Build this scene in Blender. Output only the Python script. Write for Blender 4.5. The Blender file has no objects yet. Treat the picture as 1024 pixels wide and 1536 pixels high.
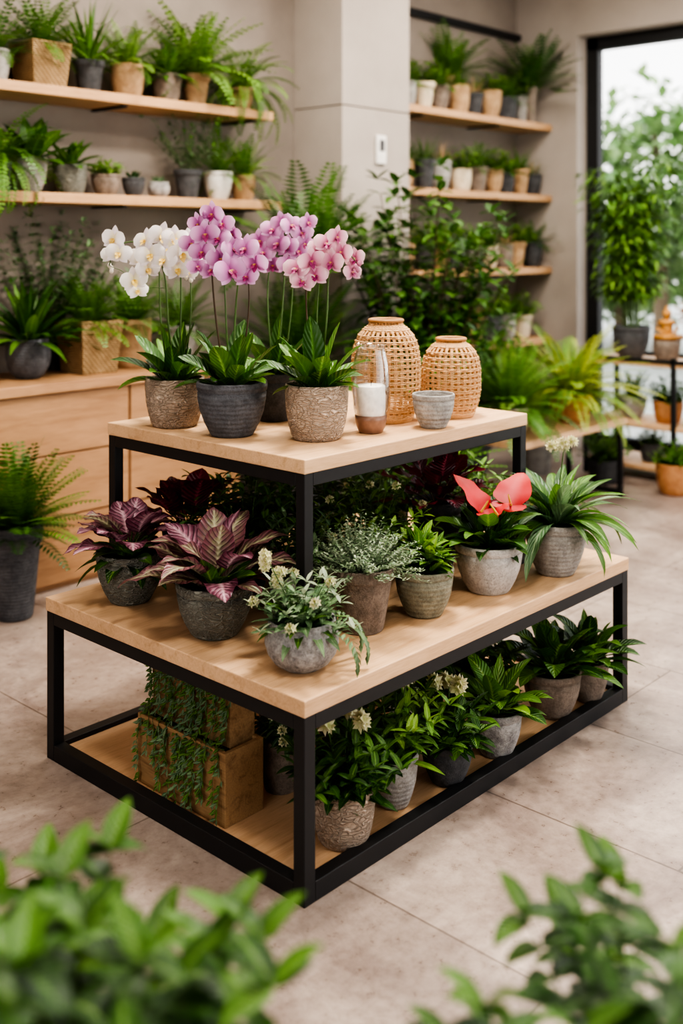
import bpy, math, random
from math import sin, cos, pi, radians
from mathutils import Vector

S = bpy.context.scene
CU, SU = 0.678, 0.735
def W(X, d):
    """shop plan (metres right / metres ahead of the doorway) -> room axes"""
    return (CU*X + SU*d, -SU*X + CU*d)
def hexc(h, g=2.2):
    h = h.lstrip('#'); return tuple((int(h[i:i+2], 16)/255)**g for i in (0, 2, 4)) + (1,)

# ------------------------------------------------------------------ materials
MATS = {}
def newmat(name):
    m = bpy.data.materials.new(name); m.use_nodes = True
    nt = m.node_tree; nt.nodes.clear()
    out = nt.nodes.new('ShaderNodeOutputMaterial')
    return m, nt, out
def N(nt, t, **kw):
    n = nt.nodes.new(t)
    for k, v in kw.items():
        if k in ('operation', 'blend_type', 'data_type', 'attribute_name', 'wave_type', 'bands_direction', 'feature', 'noise_dimensions', 'offset', 'squash'):
            setattr(n, k, v)
        else:
            n.inputs[k].default_value = v
    return n
def mixc(nt, fac, a, b, blend='MIX'):
    n = nt.nodes.new('ShaderNodeMix'); n.data_type = 'RGBA'; n.blend_type = blend
    for s, v in ((0, fac), (6, a), (7, b)):
        if hasattr(v, 'is_linked') or hasattr(v, 'links'):
            nt.links.new(v, n.inputs[s])
        else:
            n.inputs[s].default_value = v
    return n.outputs[2]
def ramp(nt, fac, stops):
    r = nt.nodes.new('ShaderNodeValToRGB'); el = r.color_ramp.elements
    el[0].position, el[0].color = stops[0]; el[1].position, el[1].color = stops[-1]
    for p, c in stops[1:-1]:
        e = el.new(p); e.color = c
    nt.links.new(fac, r.inputs[0]); return r.outputs[0]
def coords(nt, scale=(1, 1, 1), kind='Object', rot=(0, 0, 0)):
    tc = nt.nodes.new('ShaderNodeTexCoord'); mp = nt.nodes.new('ShaderNodeMapping')
    mp.inputs['Scale'].default_value = scale; mp.inputs['Rotation'].default_value = rot
    nt.links.new(tc.outputs[kind], mp.inputs[0]); return mp.outputs[0]
G0 = (0, 0, 0, 1); G1 = (1, 1, 1, 1)

def simple(name, col, rough=.5, metal=0, bump=0, bscale=60):
    m, nt, out = newmat(name)
    p = N(nt, 'ShaderNodeBsdfPrincipled', Roughness=rough, Metallic=metal)
    c = coords(nt)
    n = N(nt, 'ShaderNodeTexNoise', Scale=bscale, Detail=4.0); nt.links.new(c, n.inputs['Vector'])
    a = tuple(x*.85 for x in col[:3])+(1,); b = tuple(min(1, x*1.12) for x in col[:3])+(1,)
    nt.links.new(ramp(nt, n.outputs[0], [(.3, a), (.7, b)]), p.inputs['Base Color'])
    if bump:
        bp = N(nt, 'ShaderNodeBump', Strength=bump, Distance=.01)
        nt.links.new(n.outputs[0], bp.inputs['Height']); nt.links.new(bp.outputs[0], p.inputs['Normal'])
    nt.links.new(p.outputs[0], out.inputs[0]); MATS[name] = m; return m

def wood(name, light, dark, axis='x', rough=.5, sc=1.0):
    m, nt, out = newmat(name)
    p = N(nt, 'ShaderNodeBsdfPrincipled', Roughness=rough)
    s = {'x': (1.2, 14, 14), 'y': (14, 1.2, 14), 'z': (14, 14, 1.2)}[axis]
    c = coords(nt, tuple(k*sc for k in s))
    n1 = N(nt, 'ShaderNodeTexNoise', Scale=2.0, Detail=6.0, Roughness=.6, Distortion=.6)
    nt.links.new(c, n1.inputs['Vector'])
    c2 = coords(nt, tuple(k*sc*5 for k in s))
    n2 = N(nt, 'ShaderNodeTexNoise', Scale=3.0, Detail=3.0); nt.links.new(c2, n2.inputs['Vector'])
    c3 = coords(nt, (1.5, 3, 3))
    n3 = N(nt, 'ShaderNodeTexNoise', Scale=1.6, Detail=2.0); nt.links.new(c3, n3.inputs['Vector'])
    base = ramp(nt, n1.outputs[0], [(.3, dark), (.5, light), (.75, tuple(min(1, x*1.08) for x in light[:3])+(1,))])
    base = mixc(nt, .35, base, ramp(nt, n2.outputs[0], [(.35, dark), (.65, light)]))
    base = mixc(nt, .4, base, ramp(nt, n3.outputs[0], [(.35, (.74, .69, .64, 1)), (.65, G1)]), 'MULTIPLY')
    nt.links.new(base, p.inputs['Base Color'])
    bp = N(nt, 'ShaderNodeBump', Strength=.15, Distance=.004); nt.links.new(n2.outputs[0], bp.inputs['Height'])
    nt.links.new(bp.outputs[0], p.inputs['Normal'])
    nt.links.new(p.outputs[0], out.inputs[0]); MATS[name] = m; return m

def olive(c):
    """pull pure greens a little towards olive, as real foliage is"""
    if c is None or c[1] <= c[0]: return c
    return (c[0]+.16*(c[1]-c[0]), c[1]*.95, c[2]*1.02, 1)
def leafm(name, dark, light, rib=None, edge=None, blotch=None, rough=.38, trans=.2, veins=True, stripe=None):
    dark, light, rib = olive(dark), olive(light), olive(rib)
    m, nt, out = newmat(name)
    at = N(nt, 'ShaderNodeAttribute', attribute_name='lf')
    sp = nt.nodes.new('ShaderNodeSeparateColor'); nt.links.new(at.outputs['Color'], sp.inputs[0])
    R, T, B = sp.outputs
    col = ramp(nt, R, [(0, dark), (1, light)])
    c = coords(nt)
    n = N(nt, 'ShaderNodeTexNoise', Scale=35.0, Detail=3.0); nt.links.new(c, n.inputs['Vector'])
    if blotch is not None:
        n5 = N(nt, 'ShaderNodeTexNoise', Scale=55.0, Detail=4.0, Roughness=.7); nt.links.new(c, n5.inputs['Vector'])
        col = mixc(nt, ramp(nt, n5.outputs[0], [(.42, G0), (.62, G1)]), col, blotch)
    if edge is not None:
        col = mixc(nt, ramp(nt, B, [(.25, G0), (.85, G1)]), col, edge)
    p = N(nt, 'ShaderNodeBsdfPrincipled', Roughness=rough)
    if veins:
        ma = N(nt, 'ShaderNodeMath', operation='MULTIPLY'); ma.inputs[1].default_value = 9.0; nt.links.new(T, ma.inputs[0])
        mb_ = N(nt, 'ShaderNodeMath', operation='MULTIPLY'); mb_.inputs[1].default_value = 2.2; nt.links.new(B, mb_.inputs[0])
        ms = N(nt, 'ShaderNodeMath', operation='SUBTRACT'); nt.links.new(ma.outputs[0], ms.inputs[0]); nt.links.new(mb_.outputs[0], ms.inputs[1])
        mt = N(nt, 'ShaderNodeMath', operation='MULTIPLY'); mt.inputs[1].default_value = 6.28; nt.links.new(ms.outputs[0], mt.inputs[0])
        sn = N(nt, 'ShaderNodeMath', operation='SINE'); nt.links.new(mt.outputs[0], sn.inputs[0])
        bp = N(nt, 'ShaderNodeBump', Strength=.4, Distance=.004); nt.links.new(sn.outputs[0], bp.inputs['Height'])
        nt.links.new(bp.outputs[0], p.inputs['Normal'])
        if stripe is not None: col = mixc(nt, ramp(nt, sn.outputs[0], [(.55, G0), (.95, G1)]), col, stripe)
    if rib is not None:
        col = mixc(nt, ramp(nt, B, [(.0, G1), (.2, G0)]), col, rib)
    col = mixc(nt, .4, col, ramp(nt, n.outputs[0], [(.3, (.6, .6, .6, 1)), (.7, (1.0, 1.0, 1.0, 1))]), 'MULTIPLY')
    nt.links.new(col, p.inputs['Base Color'])
    tr = nt.nodes.new('ShaderNodeBsdfTranslucent'); nt.links.new(col, tr.inputs[0])
    mx = nt.nodes.new('ShaderNodeMixShader'); mx.inputs[0].default_value = trans
    nt.links.new(p.outputs[0], mx.inputs[1]); nt.links.new(tr.outputs[0], mx.inputs[2])
    nt.links.new(mx.outputs[0], out.inputs[0]); MATS[name] = m; return m

def petalm(name, center, mid, tip, trans=.25):
    m, nt, out = newmat(name)
    at = N(nt, 'ShaderNodeAttribute', attribute_name='lf')
    sp = nt.nodes.new('ShaderNodeSeparateColor'); nt.links.new(at.outputs['Color'], sp.inputs[0])
    col = ramp(nt, sp.outputs[1], [(0, center), (.42, mid), (1, tip)])
    rr = ramp(nt, sp.outputs[0], [(0, (.78, .72, .8, 1)), (1, G1)])
    col = mixc(nt, 1.0, col, rr, 'MULTIPLY')
    p = N(nt, 'ShaderNodeBsdfPrincipled', Roughness=.55); nt.links.new(col, p.inputs['Base Color'])
    tr = nt.nodes.new('ShaderNodeBsdfTranslucent'); nt.links.new(col, tr.inputs[0])
    mx = nt.nodes.new('ShaderNodeMixShader'); mx.inputs[0].default_value = trans
    nt.links.new(p.outputs[0], mx.inputs[1]); nt.links.new(tr.outputs[0], mx.inputs[2])
    nt.links.new(mx.outputs[0], out.inputs[0]); MATS[name] = m; return m

def potm(name, a, b, style='stone', bump=.5, rough=.8):
    m, nt, out = newmat(name)
    p = N(nt, 'ShaderNodeBsdfPrincipled', Roughness=rough)
    c = coords(nt)
    n = N(nt, 'ShaderNodeTexNoise', Scale=18.0, Detail=8.0, Roughness=.75); nt.links.new(c, n.inputs['Vector'])
    n2 = N(nt, 'ShaderNodeTexNoise', Scale=110.0, Detail=5.0, Roughness=.75); nt.links.new(c, n2.inputs['Vector'])
    n3 = N(nt, 'ShaderNodeTexNoise', Scale=230.0, Detail=2.0, Roughness=.6); nt.links.new(c, n3.inputs['Vector'])
    h = n2.outputs[0]
    col = ramp(nt, n.outputs[0], [(.36, a), (.62, b)])
    col = mixc(nt, .6, col, ramp(nt, n2.outputs[0], [(.38, (.58, .56, .54, 1)), (.54, G1)]), 'MULTIPLY')
    col = mixc(nt, .7, col, ramp(nt, n3.outputs[0], [(.30, (.45, .43, .41, 1)), (.38, G1)]), 'MULTIPLY')
    if style == 'crackle':
        cs = coords(nt, (1, 1, 2.2))
        nn = N(nt, 'ShaderNodeTexNoise', Scale=9.0, Detail=2.0); nt.links.new(cs, nn.inputs['Vector'])
        av = N(nt, 'ShaderNodeVectorMath', operation='SCALE'); nt.links.new(nn.outputs['Color'], av.inputs[0]); av.inputs['Scale'].default_value = .12
        ad = N(nt, 'ShaderNodeVectorMath', operation='ADD'); nt.links.new(cs, ad.inputs[0]); nt.links.new(av.outputs[0], ad.inputs[1])
        v = N(nt, 'ShaderNodeTexVoronoi', feature='DISTANCE_TO_EDGE', Scale=52.0); nt.links.new(ad.outputs[0], v.inputs['Vector'])
        e = ramp(nt, v.outputs['Distance'], [(0, G1), (.14, G0)])
        col = mixc(nt, e, mixc(nt, 1.0, col, (.85, .83, .81, 1), 'MULTIPLY'), tuple(min(1, x*1.3) for x in b[:3])+(1,))
        h = mixc(nt, .7, n2.outputs[0], e)
    elif style == 'ring':
        w = N(nt, 'ShaderNodeTexWave', bands_direction='Z', Scale=22.0, Distortion=2.0, Detail=3.0); nt.links.new(c, w.inputs['Vector'])
        h = mixc(nt, .25, n2.outputs[0], w.outputs['Fac'])
    elif style == 'weave':
        w = N(nt, 'ShaderNodeTexWave', bands_direction='Z', Scale=30.0, Distortion=3.0, Detail=2.0); nt.links.new(c, w.inputs['Vector'])
        w2 = N(nt, 'ShaderNodeTexWave', bands_direction='DIAGONAL', Scale=24.0, Distortion=2.0); nt.links.new(c, w2.inputs['Vector'])
        h = mixc(nt, .5, w.outputs['Fac'], w2.outputs['Fac'])
        col = mixc(nt, .45, col, ramp(nt, h, [(.2, tuple(x*.45 for x in a[:3])+(1,)), (.7, b)]))
    nt.links.new(col, p.inputs['Base Color'])
    bp = N(nt, 'ShaderNodeBump', Strength=min(1, bump*1.25), Distance=.014); nt.links.new(h, bp.inputs['Height'])
    nt.links.new(bp.outputs[0], p.inputs['Normal'])
    nt.links.new(p.outputs[0], out.inputs[0]); MATS[name] = m; return m

def glassm(name, tint=(1, 1, 1, 1), refl=.12):
    m, nt, out = newmat(name)
    t = nt.nodes.new('ShaderNodeBsdfTransparent'); t.inputs[0].default_value = tint
    g = nt.nodes.new('ShaderNodeBsdfGlossy'); g.inputs['Roughness'].default_value = .03
    lw = nt.nodes.new('ShaderNodeLayerWeight'); lw.inputs[0].default_value = refl
    mx = nt.nodes.new('ShaderNodeMixShader'); nt.links.new(lw.outputs['Facing'], mx.inputs[0])
    nt.links.new(t.outputs[0], mx.inputs[1]); nt.links.new(g.outputs[0], mx.inputs[2])
    nt.links.new(mx.outputs[0], out.inputs[0]); MATS[name] = m; return m

wood('oak', hexc('#dcb48c'), hexc('#bd926a'), 'x')
wood('oak_cab', hexc('#b58b65'), hexc('#966e4c'), 'x', sc=.8)
wood('oak_shelf', hexc('#c69b71'), hexc('#a47a52'), 'x')
wood('crate_wood', hexc('#a5825a'), hexc('#6f5236'), 'y', rough=.8)
simple('black_metal', (.004, .004, .005, 1), .55)
simple('soil', hexc('#2b1e16'), .95, bump=1.0, bscale=160)
simple('white_wax', hexc('#f3eee6'), .5)
simple('copper', hexc('#86695a'), .4, .35)
simple('plastic_white', hexc('#d9d4ce'), .4)
simple('rattan', hexc('#d2a676'), .6, bump=.3, bscale=200)
simple('rattan_dark', hexc('#a5774a'), .6)
simple('statue_gold', hexc('#c08a48'), .5, .2, bump=.4, bscale=60)
simple('stem_green', hexc('#4a6430'), .5)
simple('stem_brown', hexc('#4a3826'), .6)
simple('ground_out', hexc('#a5a59e'), .9)
simple('ceiling_paint', hexc('#cfc8c0'), .9)
glassm('clear_glass', refl=.22); glassm('window_glass', refl=.05)

def wallmat(name, a, b):
    m, nt, out = newmat(name)
    p = N(nt, 'ShaderNodeBsdfPrincipled', Roughness=.8)
    c = coords(nt)
    n = N(nt, 'ShaderNodeTexNoise', Scale=1.3, Detail=7.0, Roughness=.62); nt.links.new(c, n.inputs['Vector'])
    nt.links.new(ramp(nt, n.outputs[0], [(.3, a), (.7, b)]), p.inputs['Base Color'])
    bp = N(nt, 'ShaderNodeBump', Strength=.15, Distance=.01); nt.links.new(n.outputs[0], bp.inputs['Height'])
    nt.links.new(bp.outputs[0], p.inputs['Normal'])
    nt.links.new(p.outputs[0], out.inputs[0]); MATS[name] = m
wallmat('plaster', hexc('#776c64'), hexc('#8f847a'))
wallmat('plaster_light', hexc('#978c83'), hexc('#a99e95'))

def floormat():
    m, nt, out = newmat('stone_tiles')
    p = N(nt, 'ShaderNodeBsdfPrincipled')
    tc = nt.nodes.new('ShaderNodeTexCoord'); sx = nt.nodes.new('ShaderNodeSeparateXYZ'); nt.links.new(tc.outputs['Object'], sx.inputs[0])
    a = N(nt, 'ShaderNodeMath', operation='SUBTRACT'); a.inputs[1].default_value = 1.83-1.2*4; nt.links.new(sx.outputs[1], a.inputs[0])
    b = N(nt, 'ShaderNodeMath', operation='SUBTRACT'); b.inputs[1].default_value = 1.4-.6*8; nt.links.new(sx.outputs[0], b.inputs[0])
    cb = nt.nodes.new('ShaderNodeCombineXYZ'); nt.links.new(a.outputs[0], cb.inputs[0]); nt.links.new(b.outputs[0], cb.inputs[1])
    br = N(nt, 'ShaderNodeTexBrick', offset=.5, squash=1.0)
    br.inputs['Scale'].default_value = 1; br.inputs['Brick Width'].default_value = 1.2; br.inputs['Row Height'].default_value = .6
    br.inputs['Mortar Size'].default_value = .0035; br.inputs['Mortar Smooth'].default_value = .2
    br.inputs['Color1'].default_value = (.84, .84, .84, 1); br.inputs['Color2'].default_value = (1, 1, 1, 1); br.inputs['Mortar'].default_value = (.5, .48, .46, 1)
    nt.links.new(cb.outputs[0], br.inputs['Vector'])
    n = N(nt, 'ShaderNodeTexNoise', Scale=2.2, Detail=8.0, Roughness=.68, Distortion=.7); nt.links.new(tc.outputs['Object'], n.inputs['Vector'])
    n2 = N(nt, 'ShaderNodeTexNoise', Scale=28.0, Detail=6.0, Roughness=.75); nt.links.new(tc.outputs['Object'], n2.inputs['Vector'])
    base = ramp(nt, n.outputs[0], [(.34, hexc('#88776e')), (.5, hexc('#a29186')), (.66, hexc('#bdac9f'))])
    base = mixc(nt, .7, base, ramp(nt, n2.outputs[0], [(.35, (.66, .63, .61, 1)), (.58, G1)]), 'MULTIPLY')
    base = mixc(nt, 1.0, base, br.outputs['Color'], 'MULTIPLY')
    nt.links.new(base, p.inputs['Base Color'])
    nt.links.new(ramp(nt, n2.outputs[0], [(.3, (.24,)*3+(1,)), (.7, (.42,)*3+(1,))]), p.inputs['Roughness'])
    bp = N(nt, 'ShaderNodeBump', Strength=.12, Distance=.01); nt.links.new(n2.outputs[0], bp.inputs['Height'])
    nt.links.new(bp.outputs[0], p.inputs['Normal'])
    nt.links.new(p.outputs[0], out.inputs[0]); MATS['stone_tiles'] = m
floormat()

potm('pot_beige', hexc('#b19b88'), hexc('#cdb8a4'), 'crackle', .9)
potm('pot_charcoal', hexc('#494b50'), hexc('#6a6b70'), 'ring', .6)
potm('pot_dark', hexc('#3c3d40'), hexc('#59595b'), 'stone', .5)
potm('pot_moss', hexc('#5c5e57'), hexc('#8c8c82'), 'crackle', .7)
potm('pot_stone', hexc('#727070'), hexc('#c4c0bc'), 'stone', .6)
potm('pot_grey', hexc('#8a8783'), hexc('#b6b1ab'), 'ring', .5)
potm('pot_lightgrey', hexc('#a9a49f'), hexc('#cdc8c2'), 'stone', .4)
potm('pot_brown', hexc('#6f6257'), hexc('#9c8c7e'), 'stone', .6)
potm('pot_olive', hexc('#706f60'), hexc('#9a9783'), 'ring', .5)
potm('pot_tan', hexc('#a8835e'), hexc('#c9a67e'), 'stone', .5)
potm('pot_terracotta', hexc('#a66c42'), hexc('#c08a5c'), 'stone', .4)
potm('pot_cream', hexc('#cdb898'), hexc('#e3d3bb'), 'ring', .3)
potm('pot_white', hexc('#d8d3cb'), hexc('#e8e4dd'), 'stone', .2)
potm('basket_weave', hexc('#a07c52'), hexc('#c8a678'), 'weave', 1.0)
leafm('leaf_deep', hexc('#164014'), hexc('#357028'), rib=hexc('#528c3e'))
leafm('leaf_mid', hexc('#25581a'), hexc('#538f32'), rib=hexc('#7ab250'))
leafm('leaf_bright', hexc('#468a2a'), hexc('#86bd46'), rib=hexc('#9fce68'))
leafm('leaf_lime', hexc('#84a632'), hexc('#c3d25c'), veins=False)
leafm('leaf_fern', hexc('#275f1d'), hexc('#5a9836'), veins=False)
leafm('leaf_fern_dark', hexc('#184218'), hexc('#366e2a'), veins=False)
leafm('leaf_silver', hexc('#6c8c66'), hexc('#b0c4a2'), veins=False)
leafm('leaf_bluegreen', hexc('#3b6a46'), hexc('#78a26e'), rib=hexc('#96b888'))
leafm('leaf_mauve', hexc('#855c62'), hexc('#b48f96'), rib=hexc('#ccc9a0'), edge=hexc('#8c5a63'), blotch=hexc('#9ca277'), stripe=hexc('#5e4145'))
leafm('leaf_pink', hexc('#8c4c62'), hexc('#bd809a'), rib=hexc('#ecc0ca'), edge=hexc('#6e3c4e'), blotch=hexc('#c997a5'), stripe=hexc('#4e2a38'))
leafm('leaf_burgundy', hexc('#4c1622'), hexc('#84283c'), rib=hexc('#a04858'))
leafm('leaf_orange', hexc('#a8642c'), hexc('#cf9448'), veins=False)
leafm('leaf_dry', hexc('#a88460'), hexc('#cfae88'), veins=False)
petalm('petal_white', hexc('#efe7b8'), hexc('#f4efe8'), hexc('#fbf8f2'))
petalm('petal_pink', hexc('#a04488'), hexc('#cc88ba'), hexc('#e6bcdc'))
petalm('petal_rose', hexc('#a83c70'), hexc('#dc9cb2'), hexc('#f0d0d0'))
petalm('petal_lip', hexc('#d8ac3a'), hexc('#8c1c58'), hexc('#a03070'), .1)
petalm('petal_yellow', hexc('#d9a52e'), hexc('#e8c65a'), hexc('#f0d888'), .1)
petalm('petal_cream', hexc('#b5bf68'), hexc('#e2e1aa'), hexc('#f2eecb'))
petalm('petal_red', hexc('#a3151d'), hexc('#c43034'), hexc('#d34f48'), .12)

# ------------------------------------------------------------------ mesh builder
class MB:
    def __init__(s): s.v = []; s.f = []; s.m = []; s.a = []; s.mats = []
    def mi(s, name):
        if name not in s.mats: s.mats.append(name)
        return s.mats.index(name)
    def add(s, vs, fs, mat, at=None):
        o = len(s.v); s.v += vs; k = s.mi(mat)
        for f in fs: s.f.append(tuple(i+o for i in f)); s.m.append(k)
        s.a += at if at else [(.5, .5, .5)]*len(vs)
    def merge(s, o, off=(0, 0, 0)):
        b = len(s.v); s.v += [vadd(q, off) for q in o.v]; s.a += o.a; mp = [s.mi(n) for n in o.mats]
        for f, m in zip(o.f, o.m): s.f.append(tuple(i+b for i in f)); s.m.append(mp[m])
    def obj(s, name, parent=None, loc=(0, 0, 0), smooth=True):
        me = bpy.data.meshes.new(name); me.from_pydata(s.v, [], s.f)
        for n in s.mats: me.materials.append(MATS[n])
        me.polygons.foreach_set('material_index', s.m)
        me.polygons.foreach_set('use_smooth', [smooth]*len(s.f))
        at = me.attributes.new('lf', 'FLOAT_COLOR', 'POINT')
        flat = []
        for a in s.a: flat += [a[0], a[1], a[2], 1.0]
        at.data.foreach_set('color', flat); me.update()
        o = bpy.data.objects.new(name, me); S.collection.objects.link(o)
        o.location = loc
        if parent: o.parent = parent
        return o
def empty(name, loc=(0, 0, 0)):
    e = bpy.data.objects.new(name, None); e.empty_display_size = .05; e.location = loc
    S.collection.objects.link(e); return e
def vadd(a, b, k=1.0): return (a[0]+b[0]*k, a[1]+b[1]*k, a[2]+b[2]*k)
def cross(a, b): return (a[1]*b[2]-a[2]*b[1], a[2]*b[0]-a[0]*b[2], a[0]*b[1]-a[1]*b[0])
def norm(a):
    l = math.sqrt(a[0]**2+a[1]**2+a[2]**2) or 1; return (a[0]/l, a[1]/l, a[2]/l)

def box(mb, lo, hi, mat, bev=.003):
    (x0, y0, z0), (x1, y1, z1) = lo, hi; b = min(bev, (x1-x0)/3, (y1-y0)/3, (z1-z0)/3)
    import bmesh
    bm = bmesh.new(); bmesh.ops.create_cube(bm, size=1)
    for v in bm.verts:
        v.co = Vector(((x0+x1)/2+v.co.x*(x1-x0), (y0+y1)/2+v.co.y*(y1-y0), (z0+z1)/2+v.co.z*(z1-z0)))
    if b > 0: bmesh.ops.bevel(bm, geom=bm.edges[:], offset=b, segments=2, affect='EDGES', profile=.5)
    bm.verts.index_update()
    mb.add([tuple(v.co) for v in bm.verts], [tuple(v.index for v in f.verts) for f in bm.faces], mat); bm.free()
def boxobj(name, lo, hi, mat, bev=.003, parent=None):
    mb = MB(); box(mb, lo, hi, mat, bev); return mb.obj(name, parent, smooth=False)

def tube(mb, pts, r0, r1=None, mat='stem_green', sides=5):
    r1 = r0 if r1 is None else r1; n = len(pts); vs = []; fs = []
    for i, p in enumerate(pts):
        a = pts[max(0, i-1)]; b = pts[min(n-1, i+1)]
        t = norm((b[0]-a[0], b[1]-a[1], b[2]-a[2]))
        ref = (0, 0, 1) if abs(t[2]) < .9 else (1, 0, 0)
        s = norm(cross(t, ref)); u = cross(s, t); r = r0+(r1-r0)*i/(n-1)
        for k in range(sides):
            q = 2*pi*k/sides
            vs.append((p[0]+r*(cos(q)*s[0]+sin(q)*u[0]), p[1]+r*(cos(q)*s[1]+sin(q)*u[1]), p[2]+r*(cos(q)*s[2]+sin(q)*u[2])))
    for i in range(n-1):
        for k in range(sides):
            k2 = (k+1) % sides
            fs.append((i*sides+k, i*sides+k2, (i+1)*sides+k2, (i+1)*sides+k))
    mb.add(vs, fs, mat)
def ringtube(mb, R, z, r, mat, seg=48, sides=5, flat=1.0, wob=0, nw=15, ph=0):
    vs = []; fs = []
    for i in range(seg):
        a = 2*pi*i/seg; w = wob*cos(nw*a+ph)
        for k in range(sides):
            q = 2*pi*k/sides; rr = R+w+r*cos(q)*flat
            vs.append((rr*cos(a), rr*sin(a), z+r*sin(q)))
    for i in range(seg):
        j = (i+1) % seg
        for k in range(sides):
            k2 = (k+1) % sides; fs.append((i*sides+k, j*sides+k, j*sides+k2, i*sides+k2))
    mb.add(vs, fs, mat)
def lathe(mb, prof, mat, seg=40, wob=0, rng=None):
    vs = []; fs = []; n = len(prof); ph = [rng.uniform(0, 6) for _ in range(3)] if rng else [0]*3
    for r, z in prof:
        for k in range(seg):
            a = 2*pi*k/seg; w = 1+wob*(sin(2*a+ph[0])+.5*sin(5*a+z*40+ph[1]))
            vs.append((r*w*cos(a), r*w*sin(a), z))
    for i in range(n-1):
        for k in range(seg):
            k2 = (k+1) % seg; fs.append((i*seg+k, i*seg+k2, (i+1)*seg+k2, (i+1)*seg+k))
    mb.add(vs, fs, mat)
def ball(mb, c, rx, ry, rz, mat, seg=16, rings=10):
    m2 = MB(); lathe(m2, [(max(1e-4, sin(pi*i/rings)), -cos(pi*i/rings)) for i in range(rings+1)], mat, seg)
    mb.add([(c[0]+q[0]*rx, c[1]+q[1]*ry, c[2]+q[2]*rz) for q in m2.v], m2.f, mat)

POT = {
 'bowl': [(0, 0), (.55, 0), (.60, .015), (.64, .05), (.80, .25), (.92, .46), (.98, .66), (1.0, .80), (.975, .815), (.975, .83), (1.01, .845), (1.03, .91), (1.03, .97), (1.01, 1.0), (.95, 1.0), (.93, .97), (.92, .86)],
 'round': [(0, 0), (.46, 0), (.52, .01), (.76, .13), (.93, .31), (1.01, .52), (1.0, .70), (.93, .86), (.92, .95), (.91, 1.0), (.85, 1.0), (.83, .96), (.84, .84)],
 'taper': [(0, 0), (.62, 0), (.65, .01), (.67, .03), (.80, .40), (.92, .78), (.93, .80), (1.0, .81), (1.02, .84), (1.05, .98), (1.04, 1.0), (.97, 1.0), (.95, .97), (.94, .88)],
 'tub': [(0, 0), (.68, 0), (.74, .02), (.80, .08), (.90, .28), (.97, .52), (1.0, .78), (1.0, .94), (.99, 1.0), (.93, 1.0), (.91, .97), (.90, .86)],
}
def pot_mesh(mb, r, h, style, mat, rng, seg=40, soil=True):
    prof = [(a*r, b*h) for a, b in POT[style]]
    lathe(mb, prof, mat, seg, .006, rng)
    if soil:
        zr = prof[-1][1]; R = prof[-1][0]; rings = [R, R*.75, R*.5, R*.25]
        vs = []; fs = []; sg = 24
        for q, rr in enumerate(rings):
            for k in range(sg):
                a = 2*pi*k/sg
                vs.append((rr*cos(a), rr*sin(a), zr+(rng.uniform(-.003, .006) if q else 0)+.006*q/3))
        vs.append((0, 0, zr+.008))
        for q in range(3):
            for k in range(sg):
                k2 = (k+1) % sg; fs.append((q*sg+k, q*sg+k2, (q+1)*sg+k2, (q+1)*sg+k))
        for k in range(sg): fs.append((3*sg+k, 3*sg+(k+1) % sg, 4*sg))
        mb.add(vs, fs, 'soil')
    return prof[-1][1]

# ------------------------------------------------------------------ leaves
def p_lance(t): return max(.06, sin(pi*min(1, t**.8))**.9) if t < 1 else .0
def p_oval(t): return max(.05, sin(pi*min(1, t**.7))**.75) if t < 1 else .0
def p_strap(t): return (.5+.5*min(1, t*3))*(max(0, 1-(max(0, t-.45)/.55)**2.2))**.8
def p_obov(t): return max(.3, sin(pi*min(1, .08+.92*t**1.15))**.6) if t < 1 else .0
def p_grass(t): return (1-t**1.5)*(.6+.4*min(1, t*4))
def p_heart(t): return (max(0, 1-t**1.6))**.75*(.75+.25*min(1, t*5)) if t > 0 else .55
def p_round(t): return math.sqrt(max(0, 1-(2*(t**.85)-1)**2))**.8 if 0 < t < 1 else (.25 if t == 0 else 0.12)

def leaf(mb, p, az, el, L, Wd, droop, prof, mat, rng, n=6, fold=.25, twist=0, cols=3, wave=0, dp=1.0):
    r = rng.random(); vs = []; at = []; fs = []; pos = p
    ss = [-1, 0, 1] if cols == 3 else [-1, -.5, 0, .5, 1]
    sa, ca = sin(az), cos(az); wp = rng.uniform(0, 6)
    for i in range(n+1):
        t = i/n; e = el-droop*(t**dp)
        d = (cos(e)*ca, cos(e)*sa, sin(e))
        if i: pos = vadd(pos, d, L/n)
        nrm = (-sin(e)*ca, -sin(e)*sa, cos(e)); sd = (-sa, ca, 0)
        ct, st = cos(twist*t), sin(twist*t)
        s2 = (sd[0]*ct+nrm[0]*st, sd[1]*ct+nrm[1]*st, sd[2]*ct+nrm[2]*st)
        n2 = (nrm[0]*ct-sd[0]*st, nrm[1]*ct-sd[1]*st, nrm[2]*ct-sd[2]*st)
        w = Wd/2*prof(t)
        for s in ss:
            up = fold*w*(abs(s)**1.4)+wave*Wd*sin(t*14+wp+s)*abs(s)**2*(.3+prof(t)*.7)
            vs.append((pos[0]+s2[0]*w*s+n2[0]*up, pos[1]+s2[1]*w*s+n2[1]*up, pos[2]+s2[2]*w*s+n2[2]*up))
            at.append((r, t, abs(s)))
    c = len(ss)
    for i in range(n):
        for k in range(c-1):
            fs.append((i*c+k, i*c+k+1, (i+1)*c+k+1, (i+1)*c+k))
    mb.add(vs, fs, mat, at); return pos
def dleaf(mb, p, d, up, L, w, mat, r):
    s = norm(cross(d, up)); m = vadd(p, d, L*.45)
    b = vadd(vadd(m, s, w/2), up, w*.12); c = vadd(vadd(m, s, -w/2), up, w*.12); t = vadd(p, d, L)
    mb.add([p, b, t, c], [(0, 1, 2), (0, 2, 3)], mat, [(r, 0, 0), (r, .5, 1), (r, 1, 0), (r, .5, 1)])
def dirv(az, el): return (cos(el)*cos(az), cos(el)*sin(az), sin(el))

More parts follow.
